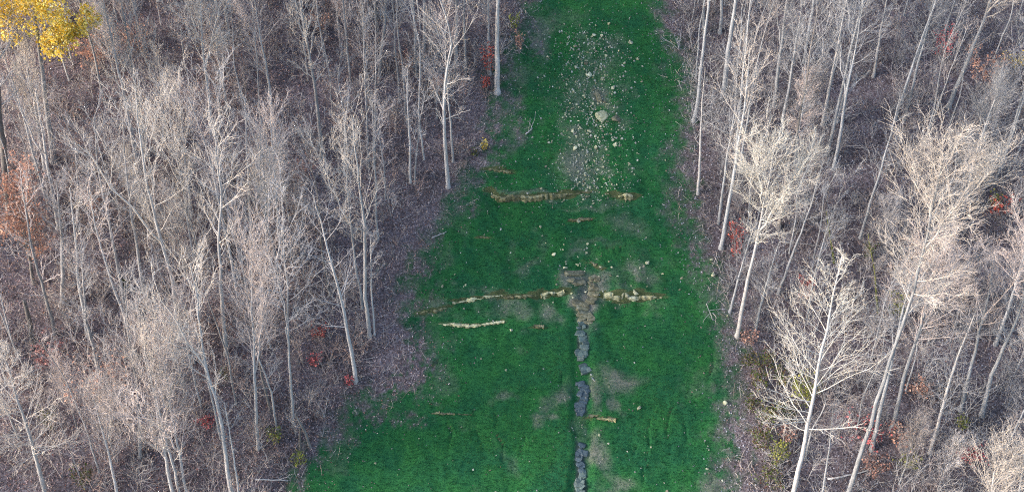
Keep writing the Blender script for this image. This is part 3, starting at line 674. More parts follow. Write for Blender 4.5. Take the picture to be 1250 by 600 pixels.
for i, (pts, kind, wpx, bark, twig, label, opt) in enumerate(KEYS): key_tree(i, pts, kind, wpx, bark, twig, label, opt)
LANDMARKS.append(('the fallen log', np.array([190., 362.])))

# filler trees: shared shapes, every one a tree of its own
PROTO = {'left': [], 'right': []}
spec = [('tall', 21, .14, 'bark_pale', 'twig_pink', 9), ('tall', 22, .13, 'bark_grey', 'twig_grey', 9), ('tall', 19, .12, 'bark_grey', 'twig_cream', 6), ('tall', 22, .16, 'bark_dark', 'twig_grey', 3),
        ('pole', 16, .085, 'bark_pale', 'twig_grey', 11), ('pole', 14, .07, 'bark_grey', 'twig_pink', 11), ('pole', 17, .09, 'bark_grey', 'twig_dim', 8),
        ('bush', 9, .07, 'bark_pale', 'twig_cream', 5), ('bush', 8, .06, 'bark_grey', 'twig_pink', 7), ('bare', 13, .085, 'bark_pale', 'twig_grey', 8), ('bare', 10, .07, 'bark_grey', 'twig_pink', 7), ('bare', 9, .06, 'bark_dark', 'twig_dim', 5)]
SHADED = {'bark_pale': 'bark_shaded', 'bark_grey': 'bark_shaded', 'bark_dark': 'bark_dark', 'twig_pink': 'twig_dim', 'twig_grey': 'twig_shaded', 'twig_cream': 'twig_grey', 'twig_dim': 'twig_dim'}  # right wood: shade painted in by swapping bark and twig colours
WORD = {'tall': 'tall bare', 'pole': 'thin bare pole', 'bush': 'bushy bare', 'bare': 'spindly bare', 'broad': 'spreading bare'}
BW = {'bark_pale': 'pale', 'bark_grey': 'grey', 'bark_dark': 'dark trunked', 'bark_shaded': 'shaded grey'}
def recolour(me, m):
    c = me.copy(); c.materials.clear(); c.materials.append(M[m]); return c
for i, (kind, h, r0, bk, tw, wt) in enumerate(spec):
    rr = np.random.default_rng(50+i)
    path = np.array([[0, 0, 0], [rr.normal()*.15, rr.normal()*.15, h*.35], [rr.normal()*.3, rr.normal()*.3, h*.7], [rr.normal()*.5, rr.normal()*.5, h]])
    tm, cm, _ = tree_meshes(900+i, path, r0, kind, bk, tw); PROTO['left'].append((kind, h, bk, tm, cm))
    PROTO['right'].append((kind, h, SHADED[bk], recolour(tm, SHADED[bk]), recolour(cm, SHADED[tw])))
SPW = np.array([a[5] for a in spec], float)
fr = np.random.default_rng(99)
placed = [np.array(k) for k in key_xy]; fillers = []
tries = 0
KA = np.array(placed)
CALM = [(1000, 1210, 230, 640), (925, 1065, 400, 660), (880, 1000, 290, 420), (1120, 1250, 540, 660), (0, 110, 60, 215), (140, 240, 520, 660)]   # in front of the big crowns only low growth stands
while len(fillers) < 205 and tries < 60000:
    tries += 1
    x = fr.uniform(-60, 60); y = fr.uniform(-23, 33)
    if poly_sd(np.array([x]), np.array([y]), OPEN_POLY)[0] > -0.8: continue
    q = np.array([x, y])
    md = 1.5 if fr.random() < .5 else 2.4
    if min(np.hypot(*(np.array(placed)-q).T)) < md: continue
    z = hz(x, y); px = project(np.array([x, y, z]))
    if not (-60 < px[0] < 1310 and -40 < px[1] < 625): continue
    if 148 < px[0] < 235 and 330 < px[1] < 430: continue
    calm = any(a < px[0] < b and c < px[1] < d for a, b, c, d in CALM)
    if calm and fr.random() < .35: continue
    w = SPW.copy()
    if calm: w[:7] = 0; w[5] = 3
    if px[1] > 560: w[:4] = 0
    k = fr.choice(len(spec), p=w/w.sum())
    fillers.append((x, y, z, px, k)); placed.append(q)
groups = {}
for f in fillers:
    px = f[3]; kind, h, bk = PROTO['left' if px[0] < 625 else 'right'][f[4]][:3]
    d = [(np.hypot(*(px-l[1])), i) for i, l in enumerate(LANDMARKS) if (l[1][0] < 625) == (px[0] < 625)]
    dd, li = min(d); v = px-LANDMARKS[li][1]
    rel = ('right of' if v[0] > 0 else 'left of') if abs(v[0]) > abs(v[1]) else ('below' if v[1] > 0 else 'above')
    groups.setdefault((li, rel, WORD[kind], BW[bk]), []).append((dd, f))
ORD = ['nearest', 'second nearest', 'third nearest', 'fourth nearest', 'fifth nearest', 'sixth nearest', 'seventh nearest', 'eighth nearest', 'ninth nearest']
for (li, rel, w, bw), l in groups.items():
    l.sort(key=lambda a: a[0])
    for n_, (dd, (x, y, z, px, k)) in enumerate(l):
        side = 'left' if px[0] < 625 else 'right'
        kind, h, bk, tm, cm = PROTO[side][k]
        s = fr.uniform(.75, 1.15)
        o_ = '' if len(l) == 1 else ', '+ORD[min(n_, 8)]
        plant('bare_tree', (x, y, z), (tm, cm), None, None, f'{w} {bw} tree{o_} {rel} {LANDMARKS[li][0]}', 'tree', f'bare trees of the {side} wood', fr.uniform(0, 6.28), (s*fr.uniform(.9, 1.15), s*fr.uniform(.9, 1.15), s))

# ------------------------------------------------------------------ coloured shrubs and saplings
def shrub(px, py, hpx, wpx, pal, label, size=.18, n=260, name='leafy_shrub', seed=0, upright=.6):
    b = P(px, py); b[2] = hz(b[0], b[1]); sc = np.linalg.norm(b-CAM)/FPX
    H = hpx*sc/CP; W = wpx*sc*.5
    r = np.random.default_rng(4000+seed); t = np.linspace(0, 1, 6)
    stems = Tubes(); allp = []
    for j in range(6):
        az = j*1.05+r.uniform(-.3, .3); o = W*r.uniform(.3, .9)
        p = np.stack([math.cos(az)*o*t**upright, math.sin(az)*o*t**upright*.8, H*r.uniform(.7, 1)*t-0.1], -1); p[1:] += r.normal(size=(5, 3))*.06
        stems.add(p, .03*(1-.7*t), 4); allp.append(p)
    allp = np.array(allp); rad = np.tile(.03*(1-.7*t), (6, 1))
    p2, r2, l2 = spawn(r, allp, rad, 9, .25, lambda s: R(50)+0*s, lambda s: W*.55+0*s, 3, .1, .15, .008, .6)
    stems.add(p2, r2, 3); v, f = stems.arrays()
    e = empty(name, b); build('stems', v, [f], M['twig_dim'], e, smooth=True)
    sel = r.integers(0, len(p2), n); tt = r.uniform(.2, 1.1, (n, 1)); c = p2[sel, 0]*(1-tt)+p2[sel, 2]*tt
    v, f, col = leaf_arrays(r, c, size, pal, .12)
    build('leaves', v, [f], M['leaf'], e, col=col)
    tag(e, label, 'shrub')
SHRUBS = [
 (896,300,26,20,RED,'small red leafed sapling by the upper right grass edge'), (898,312,14,14,RED,'low red sprig just below the red sapling, right grass edge'),
 (981,372,36,20,RED,'upright red shrub left of the white conical tree'), (1056,534,16,60,PINK,'wide crimson shrub across two trunks, bottom right'),
 (1092,392,36,22,YGR,'yellow green shrub at the foot of the mossy stem'), (1148,78,36,24,PINK,'pink red shrub under the closely set leaning poles'),
 (1196,112,40,40,ORA,'orange leafed sapling right of the thick leaning trunk'), (1240,84,14,24,YEL,'orange yellow sprig at the upper right photo edge'),
 (1218,268,22,30,RED,'dull red shrub near the right photo edge'), (1214,254,16,16,YGR,'greenish sprig above the dull red shrub, right edge'),
 (1180,566,20,40,PINK,'crimson shrub in the bottom right wood'), (1120,486,20,30,ORA,'orange brown shrub in the lower right wood'), (1098,546,22,40,ORA,'russet shrub right of the wide crimson shrub'),
 (978,494,36,44,YGR,'light green shrub behind the stem of the white conical tree'), (958,512,20,26,GRN,'green shrub left of the white conical tree'),
 (1108,570,16,30,YGR,'yellow green shrub below the russet shrub, bottom right'), (1165,548,14,16,GRN,'small green shrub near the slim leaning tree, bottom right'), (1172,524,18,14,YGR,'olive sprig below the slim leaning pale tree'),
 (390,414,16,22,RED,'bright red leafed sprig left of the crooked pale tree'), (384,446,12,14,PINK,'faint pink sprig below the bright red sprig, left wood'), (427,470,12,10,PINK,'tiny red sprig at the foot of the crooked tree'),
 (66,456,40,34,[(.34, .17, .16), (.28, .13, .13), (.40, .24, .22)],'dull red shrub in the lower left wood'), (255,520,10,24,PINK,'pinkish sprig right of the cream clump'), (596,92,34,14,RED,'red leafed sapling left of the flared white trunk'), (594,110,16,16,RED,'low red shrub at the foot of the flared white trunk'),
 (535,118,22,20,ORA,'rusty sapling left of the white S shaped tree'), (494,88,24,24,RUS,'russet sapling high in the left wood'), (392,44,22,26,ORA,'orange sprig at the top left centre'), (414,16,16,26,ORA,'rust coloured sprig at the top edge, left of centre'),
 (116,92,40,50,ORA,'sparse orange leafed sapling right of the yellow tree'), (170,66,30,40,ORA,'thin rusty sapling behind the pair of leaning trunks'), (120,268,36,24,ORA,'pale orange sapling in front of dark litter, left wood'), (370,225,30,34,RUS,'brown leafed shrub in the centre of the left wood'),
 (366,566,14,20,YGR,'yellow weeds at the lower left corner of the grass'), (336,540,16,24,YGR,'yellowish weeds below the broken snag'), (580,190,8,10,GRN,'yellow sprig on the litter beside upper left grass'), (592,182,10,10,YEL,'tiny yellow sprig nearest the upper left grass edge'),
 (62,522,20,24,GRN,'green shrub beside the corner tree, bottom left'), (276,462,14,14,GRN,'small green sprig in the lower left wood'), (628,38,18,12,YGR,'yellow green sprig left of the grass top'), (634,66,26,10,ORA,'withered tan stalk left of the grass top'),
 (155,354,14,12,GRN,'mossy green sprig above the fallen log'), (105,590,20,26,GRN,'green clump below the rusty tipped tree'), (230,395,20,16,GRN,'green sprig right of the fallen log'),
 (925,478,34,26,GRN,'dark green shrub at the right grass edge'), (935,520,30,28,GRN,'olive green shrub below another at the right grass edge'), (948,566,26,26,YGR,'yellowish shrub near the foot of the white conical tree'), (936,448,22,20,GRN,'dark shrub highest of the row at lower right grass edge'),
 (740,10,14,20,GRN,'green tuft at the top of the grass strip'), (1058,318,22,20,GRN,'mossy green shrub between the mossy stems'), (1065,580,18,40,RUS,'brown shrub at the bottom right of the conical tree'),
]
SHRUBS += [(914,446,14,30,GRN,'low dark mixed shrub left of the highest dark shrub, right grass edge'),(918,500,16,30,GRN,'low dark shrub touching grass between the two green shrubs'),(930,545,22,40,GRN,'dark mixed shrub below the olive shrub, right grass edge'),(950,470,22,34,GRN,'dark mixed shrub left of the conical stem'),(940,590,20,40,GRN,'dark shrub at the bottom edge right of the grass'),(960,540,18,30,RUS,'brownish shrub left of the foot of the white conical tree'),(912,420,14,24,RUS,'small brown shrub highest at the lower right grass edge')]
for i, (px, py, h, w, pal, lab) in enumerate(SHRUBS[:]):
    if 'top of the grass strip' in lab: continue
    shrub(px, py, h, w, pal, lab, size=.2, n=int(70+.28*h*w), seed=i, name=('leafy_sapling' if 'sapling' in lab else 'leafy_shrub'))

# ------------------------------------------------------------------ fallen log, snags, sticks
def log(a, b, wpx, mat, label, name='fallen_log', lift=0.15, branches=4):
    A = P(*a); B = P(*b); A[2] = hz(*A[:2])+lift; B[2] = hz(*B[:2])+lift; r = np.random.default_rng(int(a[0]*7+b[1]))
    t = np.linspace(0, 1, 9); p = (B-A)*t[:, None]; r0 = wpx*.5*np.linalg.norm(A-CAM)/FPX
    for i in range(9):
        p[i, 2] = hz(A[0]+p[i, 0], A[1]+p[i, 1])+lift-A[2]
    p[:, 2] = np.polyval(np.polyfit(t, p[:, 2], 2), t); p[1:-1] += r.normal(size=(7, 3))*.03
    rad = r0*(1-.45*t)
    T = Tubes(); T.add(p, rad, 8); v, f = T.arrays()
    caps = [np.arange(8)[::-1][None], (np.arange(8)+64)[None]]
    e = empty(name, A); build('stem', v, [f]+caps, M[mat], e, smooth=False)
    if branches:
        p2, r2, _ = spawn(r, p[None], rad[None], branches, .3, lambda s: R(50)+0*s, lambda s: 1.6+0*s, 4, .05, .25, .03, .4)
        for q in range(len(p2)):
            T = Tubes(); T.add(p2[q], r2[q], 4); v, f = T.arrays(); build('branch_stub', v, [f], M[mat], e, smooth=True)
    tag(e, label, 'log')
log((160,392), (220,336), 6.5, 'log', 'brown fallen log lying diagonally in the left wood', lift=.35)
log((312,586), (352,587), 2.2, 'bark_pale', 'thin pale fallen stem lying level near the bottom left grass corner', branches=2)
log((890,166), (858,148), 2.2, 'bark_pale', 'fallen pale stick beside the kinked foot trunk', branches=2)
log((952,296), (1010,303), 2.0, 'bark_grey', 'thin fallen stem lying level below the cream round crown', branches=2)
log((1010,585), (1075,572), 2.2, 'bark_pale', 'pale fallen branch at the bottom of the right wood', branches=4)
log((862,372), (870,392), .8, 'bark_pale', 'short pale stick at the lower right grass edge', branches=3)
log((642,166), (650,158), 1.6, 'bark_pale', 'forked white stick lying on the upper left grass', branches=3)
log((527,292), (545,284), 1.4, 'bark_pale', 'thin curved white stick on the middle left grass', branches=1)
def snag(pts, wpx, mat, label):
    b = P(*pts[0]); b[2] = hz(*b[:2]); path = np.array([np.zeros(3)]+[onplane(*q, b[1])-b for q in pts[1:]])
    t = np.linspace(0, 1, 7); s = np.linspace(0, 1, len(path))
    p = np.stack([np.interp(t, s, path[:, j]) for j in range(3)], -1); p[0, 2] -= .4
    r0 = wpx*.5*np.linalg.norm(b-CAM)/FPX; T = Tubes(); T.add(p, r0*(1-.35*t), 8); v, f = T.arrays()
    e = empty('broken_snag', b); build('stem', v, [f], M[mat], e, smooth=True)
    top = v[-8:].copy(); r = np.random.default_rng(3); top2 = top+np.array([0, 0, 1])*r.uniform(.05, .5, (8, 1))
    V = np.concatenate([top, top2*0.6+top2.mean(0)*.4]); F = np.stack([np.arange(8), (np.arange(8)+1) % 8, (np.arange(8)+1) % 8+8, np.arange(8)+8], -1)
    build('broken_top', V, [F, (np.arange(8)+8)[None]], M[mat], e)
    tag(e, label, 'snag')
snag([(379,546),(372,526),(362,508)], 4, 'bark_dark', 'dark leaning broken snag at the lower left grass edge')
snag([(367,556),(366,540),(366,524)], 3.5, 'bark_dark', 'short upright stump left of the leaning snag')
snag([(40,418),(36,392),(30,368)], 6, 'bark_dark', 'dark broken trunk stub below the orange brown leaves')

# ------------------------------------------------------------------ rocks
def hull_mesh(name, seed, sx, sy, sz, mat, n=18, sq=.7):
    r = np.random.default_rng(seed); bm = bmesh.new()
    pts = r.normal(size=(n, 3)); pts /= np.linalg.norm(pts, axis=1, keepdims=True)
    pts = np.sign(pts)*np.abs(pts)**sq*r.uniform(.8, 1.1, (n, 1))
    for q in pts: bm.verts.new((q[0]*sx, q[1]*sy, q[2]*sz))
    res = bmesh.ops.convex_hull(bm, input=bm.verts)
    bmesh.ops.delete(bm, geom=[g for g in res['geom_unused'] if isinstance(g, bmesh.types.BMVert)], context='VERTS')
    me = bpy.data.meshes.new(name); bm.to_mesh(me); bm.free(); me.materials.append(M[mat]); return me
slope_e = (R(30), 0, 0)
STONES = [hull_mesh('stone', 10+i, .5, .42, .26+.03*i, 'stone_pale') for i in range(6)]+[hull_mesh('stone', 30+i, .5, .4, .2, 'sandstone') for i in range(3)]+[hull_mesh('stone', 40+i, .5, .4, .24, 'shale') for i in range(2)]
rr = np.random.default_rng(555)
NAMED = [(600,233,4,'pale stone at the left end of the fluted ledge'),(699,161,6,'larger pale stone in the middle of the scree'),(702,183,7,'blocky pale stone low in the scree'),(673,243,5,'white stone just below the fluted ledge'),
 (660,276,4,'lone white stone in grass below the fluted ledge'),(790,321,6,'rounded pale stone right of the gully head'),(778,73,5,'pale stone high on the right of the scree'),(770,52,7,'pale flat stone at the top of the scree'),
 (762,78,4,'small pale stone near the top of the scree'),(720,92,7,'pale slab stone at the upper left of the scree'),(716,92,5,'pale stone touching the slab stone, upper scree'),(868,317,5,'lone beige stone at the right grass edge'),
 (870,335,7,'tall pinkish stone on the litter at the right grass edge'),(690,328,6,'pale stone above the gully steps'),(700,362,4,'small stone left of the gully steps'),(624,402,4,'lone pale stone below the cream ledge'),
 (676,311,6,'tan flat stone in grass left of the gully head'),(540,350,5,'lone pale stone in the middle left grass'),(885,492,6,'greenish stone at the lower right grass edge'),(780,497,7,'tan stone right of the channel'),
 (863,572,4,'pale stone in the lower right grass corner'),(775,360,9,'white block sitting on top of the yellow ledge'),(707,268,7,'flat tan stone in the low broken ledge'),(669,70,5,'yellow stone at upper left of the grass'),(748,108,5,'tan stone above the big angular slab')]
def stone(px, py, s, label, group=None, k=None, z=.03):
    b = P(px, py); b[2] = hz(*b[:2])+z; sc = s*np.linalg.norm(b-CAM)/FPX
    me = STONES[rr.integers(0, 6) if k is None else k]
    o = link('stone', me); o.location = b; o.rotation_euler = (R(30)+rr.normal()*.25, rr.normal()*.25, rr.uniform(0, 6.28)); o.scale = (sc*1.0, sc*rr.uniform(.7, 1.1), sc*rr.uniform(.7, 1.2))
    tag(o, label, 'stone', group)
for (px, py, s, lab) in NAMED: stone(px, py, s, lab, z=.06)
SMARK = [('the big angular slab', (736, 142)), ('the fluted ledge', (645, 239)), ('the fluted ledge end', (692, 237)), ('the short tan ledge', (761, 239)), ('the slab stone', (720, 92)), ('the top flat stone', (770, 52)), ('the yellow stone', (669, 70)),
         ('the blocky pale stone', (702, 183)), ('the scree top', (715, 30)), ('the thin rock lip', (708, 235)), ('the low broken ledge', (708, 267)), ('the yellow ledge', (770, 360)), ('the gully head', (722, 315)), ('the tan ledge', (675, 357)), ('the rounded pale stone', (790, 321)), ('the tan flat stone', (676, 311)), ('the long brown slab', (731, 118)), ('the lone right pale stone', (778, 73))]
PENDING = []
def small_stone(px, py, s, nm, k): PENDING.append((px, py, s, nm, k))
def scree_px(r):
    while True:
        px = r.normal(722, 28); py = r.uniform(28, 250)
        if 640 < px < 830:
            w = 0.35+0.65*sstep(60, 200, py)
            if abs(px-722-(py-150)*.02) < 22+34*r.random() and r.random() < w: return px, py
ZN = [('upper scree', 28, 100), ('middle scree', 100, 180), ('lower scree above the ledge', 180, 252)]
for i in range(190):
    px, py = scree_px(rr)
    for zn, a, b_ in ZN:
        if a <= py < b_: z_ = zn
    s = rr.choice([2.2, 2.7, 3.3, 4.2, 5.6], p=[.32, .3, .2, .12, .06])
    k = rr.integers(0, len(STONES)); nm = 'pale' if k < 6 else ('tan' if k < 9 else 'brown')
    small_stone(px, py, s, nm, k)
for i in range(44):
    px, py = (rr.normal(760, 45), rr.normal(345, 14)) if i < 20 else (rr.normal(700, 30), rr.normal(320, 22))
    k = rr.integers(0, len(STONES)); nm = 'pale' if k < 6 else ('tan' if k < 9 else 'brown')
    small_stone(px, py, rr.choice([2.2, 2.8, 3.6]), nm, k)

sg = {}
for (px, py, s, nm, k) in PENDING:
    dd, li = min((math.hypot(px-m[1][0], py-m[1][1]), i) for i, m in enumerate(SMARK)); vx, vy = px-SMARK[li][1][0], py-SMARK[li][1][1]
    rel = ('right of' if vx > 0 else 'left of') if abs(vx) > abs(vy) else ('below' if vy > 0 else 'above')
    sw = 'tiny' if s < 2.5 else ('small' if s < 3.5 else 'larger')
    sg.setdefault((li, rel, sw, nm), []).append((dd, px, py, s, k))
for (li, rel, sw, nm), l in sg.items():
    l.sort()
    for n_, (dd, px, py, s, k) in enumerate(l):
        o_ = '' if len(l) == 1 else ', '+ORD[min(n_, 8)]
        stone(px, py, s, f'{sw} {nm} stone{o_} {rel} {SMARK[li][0]}', 'loose stones on the cleared slope', k)

# big angular slab in the scree
b = P(736, 142); b[2] = hz(*b[:2])+.05
o = link('rock_slab', hull_mesh('rock_slab', 77, .85, .85, .22, 'sandstone', 22)); o.location = b; o.rotation_euler = (R(30), R(4), .5); tag(o, 'big angular tan slab in the middle of the scree', 'rock')
b = P(753, 146); b[2] = hz(*b[:2])
o = link('rock_slab', hull_mesh('rock_slab', 79, .6, .6, .2, 'shale', 18)); o.location = b; o.rotation_euler = (R(30), 0, 1.1); tag(o, 'brown weathered slab right of the big angular slab', 'rock')
b = P(731, 118); b[2] = hz(*b[:2])
o = link('rock_slab', hull_mesh('rock_slab', 80, .45, .9, .2, 'shale', 18)); o.location = b; o.rotation_euler = (R(30), 0, .2); tag(o, 'long brown slab above the big angular slab', 'rock')

# ledges: each made of blocks split by cracks
def block_mesh(seed, w, h, d, mat, flute):
    r = np.random.default_rng(seed); n = max(5, int(w/0.13)); n = min(n, 30)
    xs = np.linspace(-w/2, w/2, n)+r.normal(size=n)*.02
    prof = np.array([[0.10, -.62], [-.04, -.45], [.03, -.30], [-.10, -.12], [-.02, .05], [-.14, .22], [-.06, .40], [.16, .47], [.55, .46], [.62, -.6]])  # y, z
    V = []
    amp = .12 if flute else .06; ph = r.uniform(0, 6)
    top = 1+np.interp(np.arange(n), np.linspace(0, n-1, max(3, n//4)), r.normal(size=max(3, n//4))*.28)+r.normal(size=n)*.05; top = np.clip(top, .5, 1.4)
    ends = np.minimum(1, .82+.18*np.minimum(np.arange(n), np.arange(n)[::-1])/1.5)
    for i, x in enumerate(xs):
        fl = amp*(.6*math.sin(ph+x*9+1.5*math.sin(x*3.1))+r.normal()*.8) if flute else amp*r.normal()*1.3
        for (py, pz) in prof:
            V.append((x+r.normal()*.015, py*d*1.2+((fl+r.normal()*.07)*d*1.4 if py < .3 else 0)+(1-ends[i])*.3*d, pz*h*(top[i] if pz > .1 else 1)*ends[i]+r.normal()*.02))
    m = len(prof); F = []
    for i in range(n-1):
        for j in range(m):
            a = i*m+j; b2 = i*m+(j+1) % m; F.append((a, b2, b2+m, a+m))
    caps = [np.arange(m)[None], (np.arange(m)[::-1]+(n-1)*m)[None]]
    o = build('block', V, [np.array(F)[:, ::-1]]+[c[:, ::-1] for c in caps], M[mat]); me = o.data; bpy.data.objects.remove(o); return me
for li, L in enumerate(LEDGES):
    r = np.random.default_rng(700+li); pl = L['pl']; x0, x1 = pl[0][0], pl[-1][0]
    L['n'] = max(2, int(L['n']*.6+.5)) if L['n'] > 2 else L['n']
    cuts = np.linspace(x0, x1, L['n']+1); cuts[1:-1] += r.normal(size=L['n']-1)*(x1-x0)/L['n']*.2
    mid = (x0+x1)/2; ym = float(np.interp(mid, pl[:, 0], pl[:, 1])); e = empty('rock_ledge', (mid, ym, hz(mid, ym)))
    for i in range(L['n']):
        xa, xb = cuts[i], cuts[i+1]; xm = (xa+xb)/2; y_ = float(np.interp(xm, pl[:, 0], pl[:, 1]))
        tpr = .45+.55*math.sin(math.pi*(i+.5)/L['n']) if L['n'] > 2 else 1; hh = L['h']*.85*tpr*r.uniform(.7, 1.1); zz = float(base_h(np.array([xm]), np.array([y_]))[0])
        ya = np.interp(xa, pl[:, 0], pl[:, 1]); yb = np.interp(xb, pl[:, 0], pl[:, 1])
        q = link('block', block_mesh(li*31+i, (xb-xa)*1.12, hh, .34+.2*L['h'], L['mat'], L['flute']), e)
        q.location = (xm-mid, y_-ym-.06+r.normal()*.05, zz-e.location.z+r.normal()*.03-.16*L['h'])
        q.rotation_euler = (r.normal()*.05, r.normal()*.04+0*R(1), math.atan2(yb-ya, xb-xa)+r.normal()*.06)
    tag(e, L['label'], 'rock ledge')

# slate channel and shale steps: stepped slabs lying in the carved ditch
def steps(px_rows, mats, label, name, wid, seed):
    r = np.random.default_rng(seed); e = None; meshes = {}
    for mt in set(mats): meshes[mt] = [hull_mesh('slab', seed+j, 0.5, .5, .5, mt, 26, .45) for j in range(4)]
    for i, (px, py) in enumerate(px_rows):
        b = P(px, py); zb = hz(*b[:2])
        if e is None: e = empty(name, (b[0], b[1], zb))
        if i and fbm(b[:1], b[1:2], 1.3, 97, 3)[0] > .6 and 'slate' in mats[0]: continue
        f = i/(len(px_rows)-1); mt = mats[min(int(f*len(mats)), len(mats)-1)]
        k = 2 if r.random() < .25 else 1
        for j in range(k):
            w = wid*(1.0 if k == 1 else r.uniform(.5, .68)); ox = 0 if k == 1 else (j-.5)*wid*.52
            x = b[0]+ox+r.normal()*.1; y = b[1]+r.normal()*.1; z = hz(x, y)
            q = link('slab', meshes[mt][r.integers(0, 4)], e)
            q.location = (x-e.location.x, y-e.location.y, z-e.location.z+.02)
            q.rotation_euler = (R(18)+r.normal()*.12, r.normal()*.1, r.normal()*.3); q.scale = (w*r.uniform(.8, 1.3), r.uniform(.4, .75), r.uniform(.2, .34))
    tag(e, label, 'rocks')
steps([(711+2*math.sin(y*.2), y) for y in np.arange(392, 494, 2.6)], ['slate', 'slate', 'slate_dark'], 'stepped blue grey slate bed in the upper part of the channel', 'slate_bed', .88, 60)
steps([(709+1.5*math.sin(y*.2), y) for y in np.arange(495, 612, 2.9)], ['slate_dark', 'slate_dark', 'slate'], 'dark wet blue slate bed in the lower part of the channel', 'slate_bed', .76, 70)
steps([(713+3*math.sin(y*.15), y) for y in np.arange(366, 391, 3.0)], ['shale'], 'brown shale steps in the gully above the slate channel', 'shale_steps', 1.7, 80)
steps([(726-(y-336)*.12, y) for y in np.arange(336, 366, 3.2)], ['shale'], 'brown shale heap on the right side of the gully', 'shale_steps', 1.1, 90)
steps([(702, y) for y in np.arange(336, 346, 4.0)], ['shale'], 'brown shale patch left of the gully head', 'shale_steps', 1.9, 95)

# ------------------------------------------------------------------ uncountable cover: brush, litter, grass, pebbles
def slope_frame(x, y):
    e = .3; zx = (base_h(x+e, y)-base_h(x-e, y))/(2*e); zy = (base_h(x, y+e)-base_h(x, y-e))/(2*e)
    n = np.stack([-zx, -zy, np.ones_like(zx)], -1); return n/np.linalg.norm(n, axis=-1, keepdims=True)
def in_view(x, y, m=40):
    q = project(np.stack([x, y, base_h(x, y)], -1)); return (q[:, 0] > -m) & (q[:, 0] < 1250+m) & (q[:, 1] > -m) & (q[:, 1] < 600+m+30)
def scatter(n, seed, x0=-62, x1=62, y0=-27, y1=34):
    r = np.random.default_rng(seed); x = r.uniform(x0, x1, n); y = r.uniform(y0, y1, n); k = in_view(x, y); return x[k], y[k], r

# undergrowth: twiggy saplings and shrubs, thick under the trees
def sprig_template(seed, H, spread, nst, ntw):
    r = np.random.default_rng(seed); t = np.linspace(0, 1, 4); T = Tubes(); st = []
    for j in range(nst):
        az = r.uniform(0, 6.28); o = H*spread*r.uniform(.3, 1)
        p = np.stack([math.cos(az)*o*t**1.3, math.sin(az)*o*t**1.3, H*r.uniform(.6, 1)*t-.05], -1); p[1:] += r.normal(size=(3, 3))*.05*H*.3; st.append(p)
    st = np.array(st); rad = np.tile(np.maximum(.03*(1-.7*t), .012), (nst, 1)); T.add(st, rad, 3)
    ln = H*.36
    p2, r2, l2 = spawn(r, st, rad, ntw, .2, lambda s: R(52)+0*s, lambda s: ln*(1.2-.6*s), 3, .05, .05, .018, .7, .05); T.add(p2, r2, 3)
    p3, r3, _ = spawn(r, p2, r2, 2, .2, lambda s: R(42)+0*s, lambda s: ln*.6+0*s, 2, .0, .1, .014, .8); T.add(p3, r3, 3)
    return T.arrays()
TEMPL = [sprig_template(200+i, *a) for i, a in enumerate([(2.6, .6, 3, 5), (2.2, .9, 4, 4), (4.2, .4, 2, 8), (3.4, .5, 3, 5), (5.6, .3, 2, 9), (1.6, 1.0, 4, 4)])]
BPAL = np.array([(.27, .24, .235), (.34, .305, .295), (.24, .19, .18), (.38, .34, .32), (.30, .225, .205), (.42, .39, .375)])
BPAR = np.array([(.21, .21, .225), (.26, .26, .275), (.16, .16, .175), (.29, .285, .29), (.22, .195, .20), (.34, .34, .35)])  # right side: cooler, darker tones standing in for shade
def brush(side, n, seed):
    x, y, r = scatter(n, seed); keep = (x < 0) == (side == 'left')
    sdist = poly_sd(x, y, OPEN_POLY)
    keep &= (sdist < .5+r.normal(size=len(x))*1.5) & (poly_sd(x, y, GRASS_POLY) < -.7)
    keep &= r.random(len(x)) < .5+.5*sstep(.3, .6, fbm(x, y, 6, 31))
    qq = project(np.stack([x, y, base_h(x, y)], -1)); keep &= ~((qq[:, 0] > 145) & (qq[:, 0] < 232) & (qq[:, 1] > 335) & (qq[:, 1] < 425) & (r.random(len(x)) < .85))
    x, y = x[keep], y[keep]; z = height(x, y); n = len(x)
    ti = r.integers(0, len(TEMPL), n); near = poly_sd(x, y, OPEN_POLY) > -1.6
    ti[near & (r.random(n) < .8)] = 5
    Vs, Fs, Cs, off = [], [], [], 0
    for k, (v, f) in enumerate(TEMPL):
        s = np.where(ti == k)[0]; m = len(s)
        if not m: continue
        a = r.uniform(0, 6.28, m); sc = r.uniform(.6, 1.3, m)
        ca, sa = np.cos(a)*sc, np.sin(a)*sc
        W = np.stack([v[None, :, 0]*ca[:, None]-v[None, :, 1]*sa[:, None]+x[s][:, None], v[None, :, 0]*sa[:, None]+v[None, :, 1]*ca[:, None]+y[s][:, None], v[None, :, 2]*sc[:, None]+z[s][:, None]], -1)
        Vs.append(W.reshape(-1, 3)); Fs.append((f[None]+(off+np.arange(m)*len(v))[:, None, None]).reshape(-1, 4)); off += m*len(v)
        c = (BPAL if side == 'left' else BPAR)[r.integers(0, len(BPAL), m)]*r.uniform(.8, 1.2, (m, 1)); Cs.append(np.repeat(c, len(v), 0))
    o = build('undergrowth', np.concatenate(Vs), [np.concatenate(Fs)], M['brush'], col=np.concatenate(Cs))
    tag(o, f'tangled grey twiggy undergrowth covering the {side} wood floor', 'undergrowth', kind='stuff')
brush('left', 3900, 1); brush('right', 4500, 2)

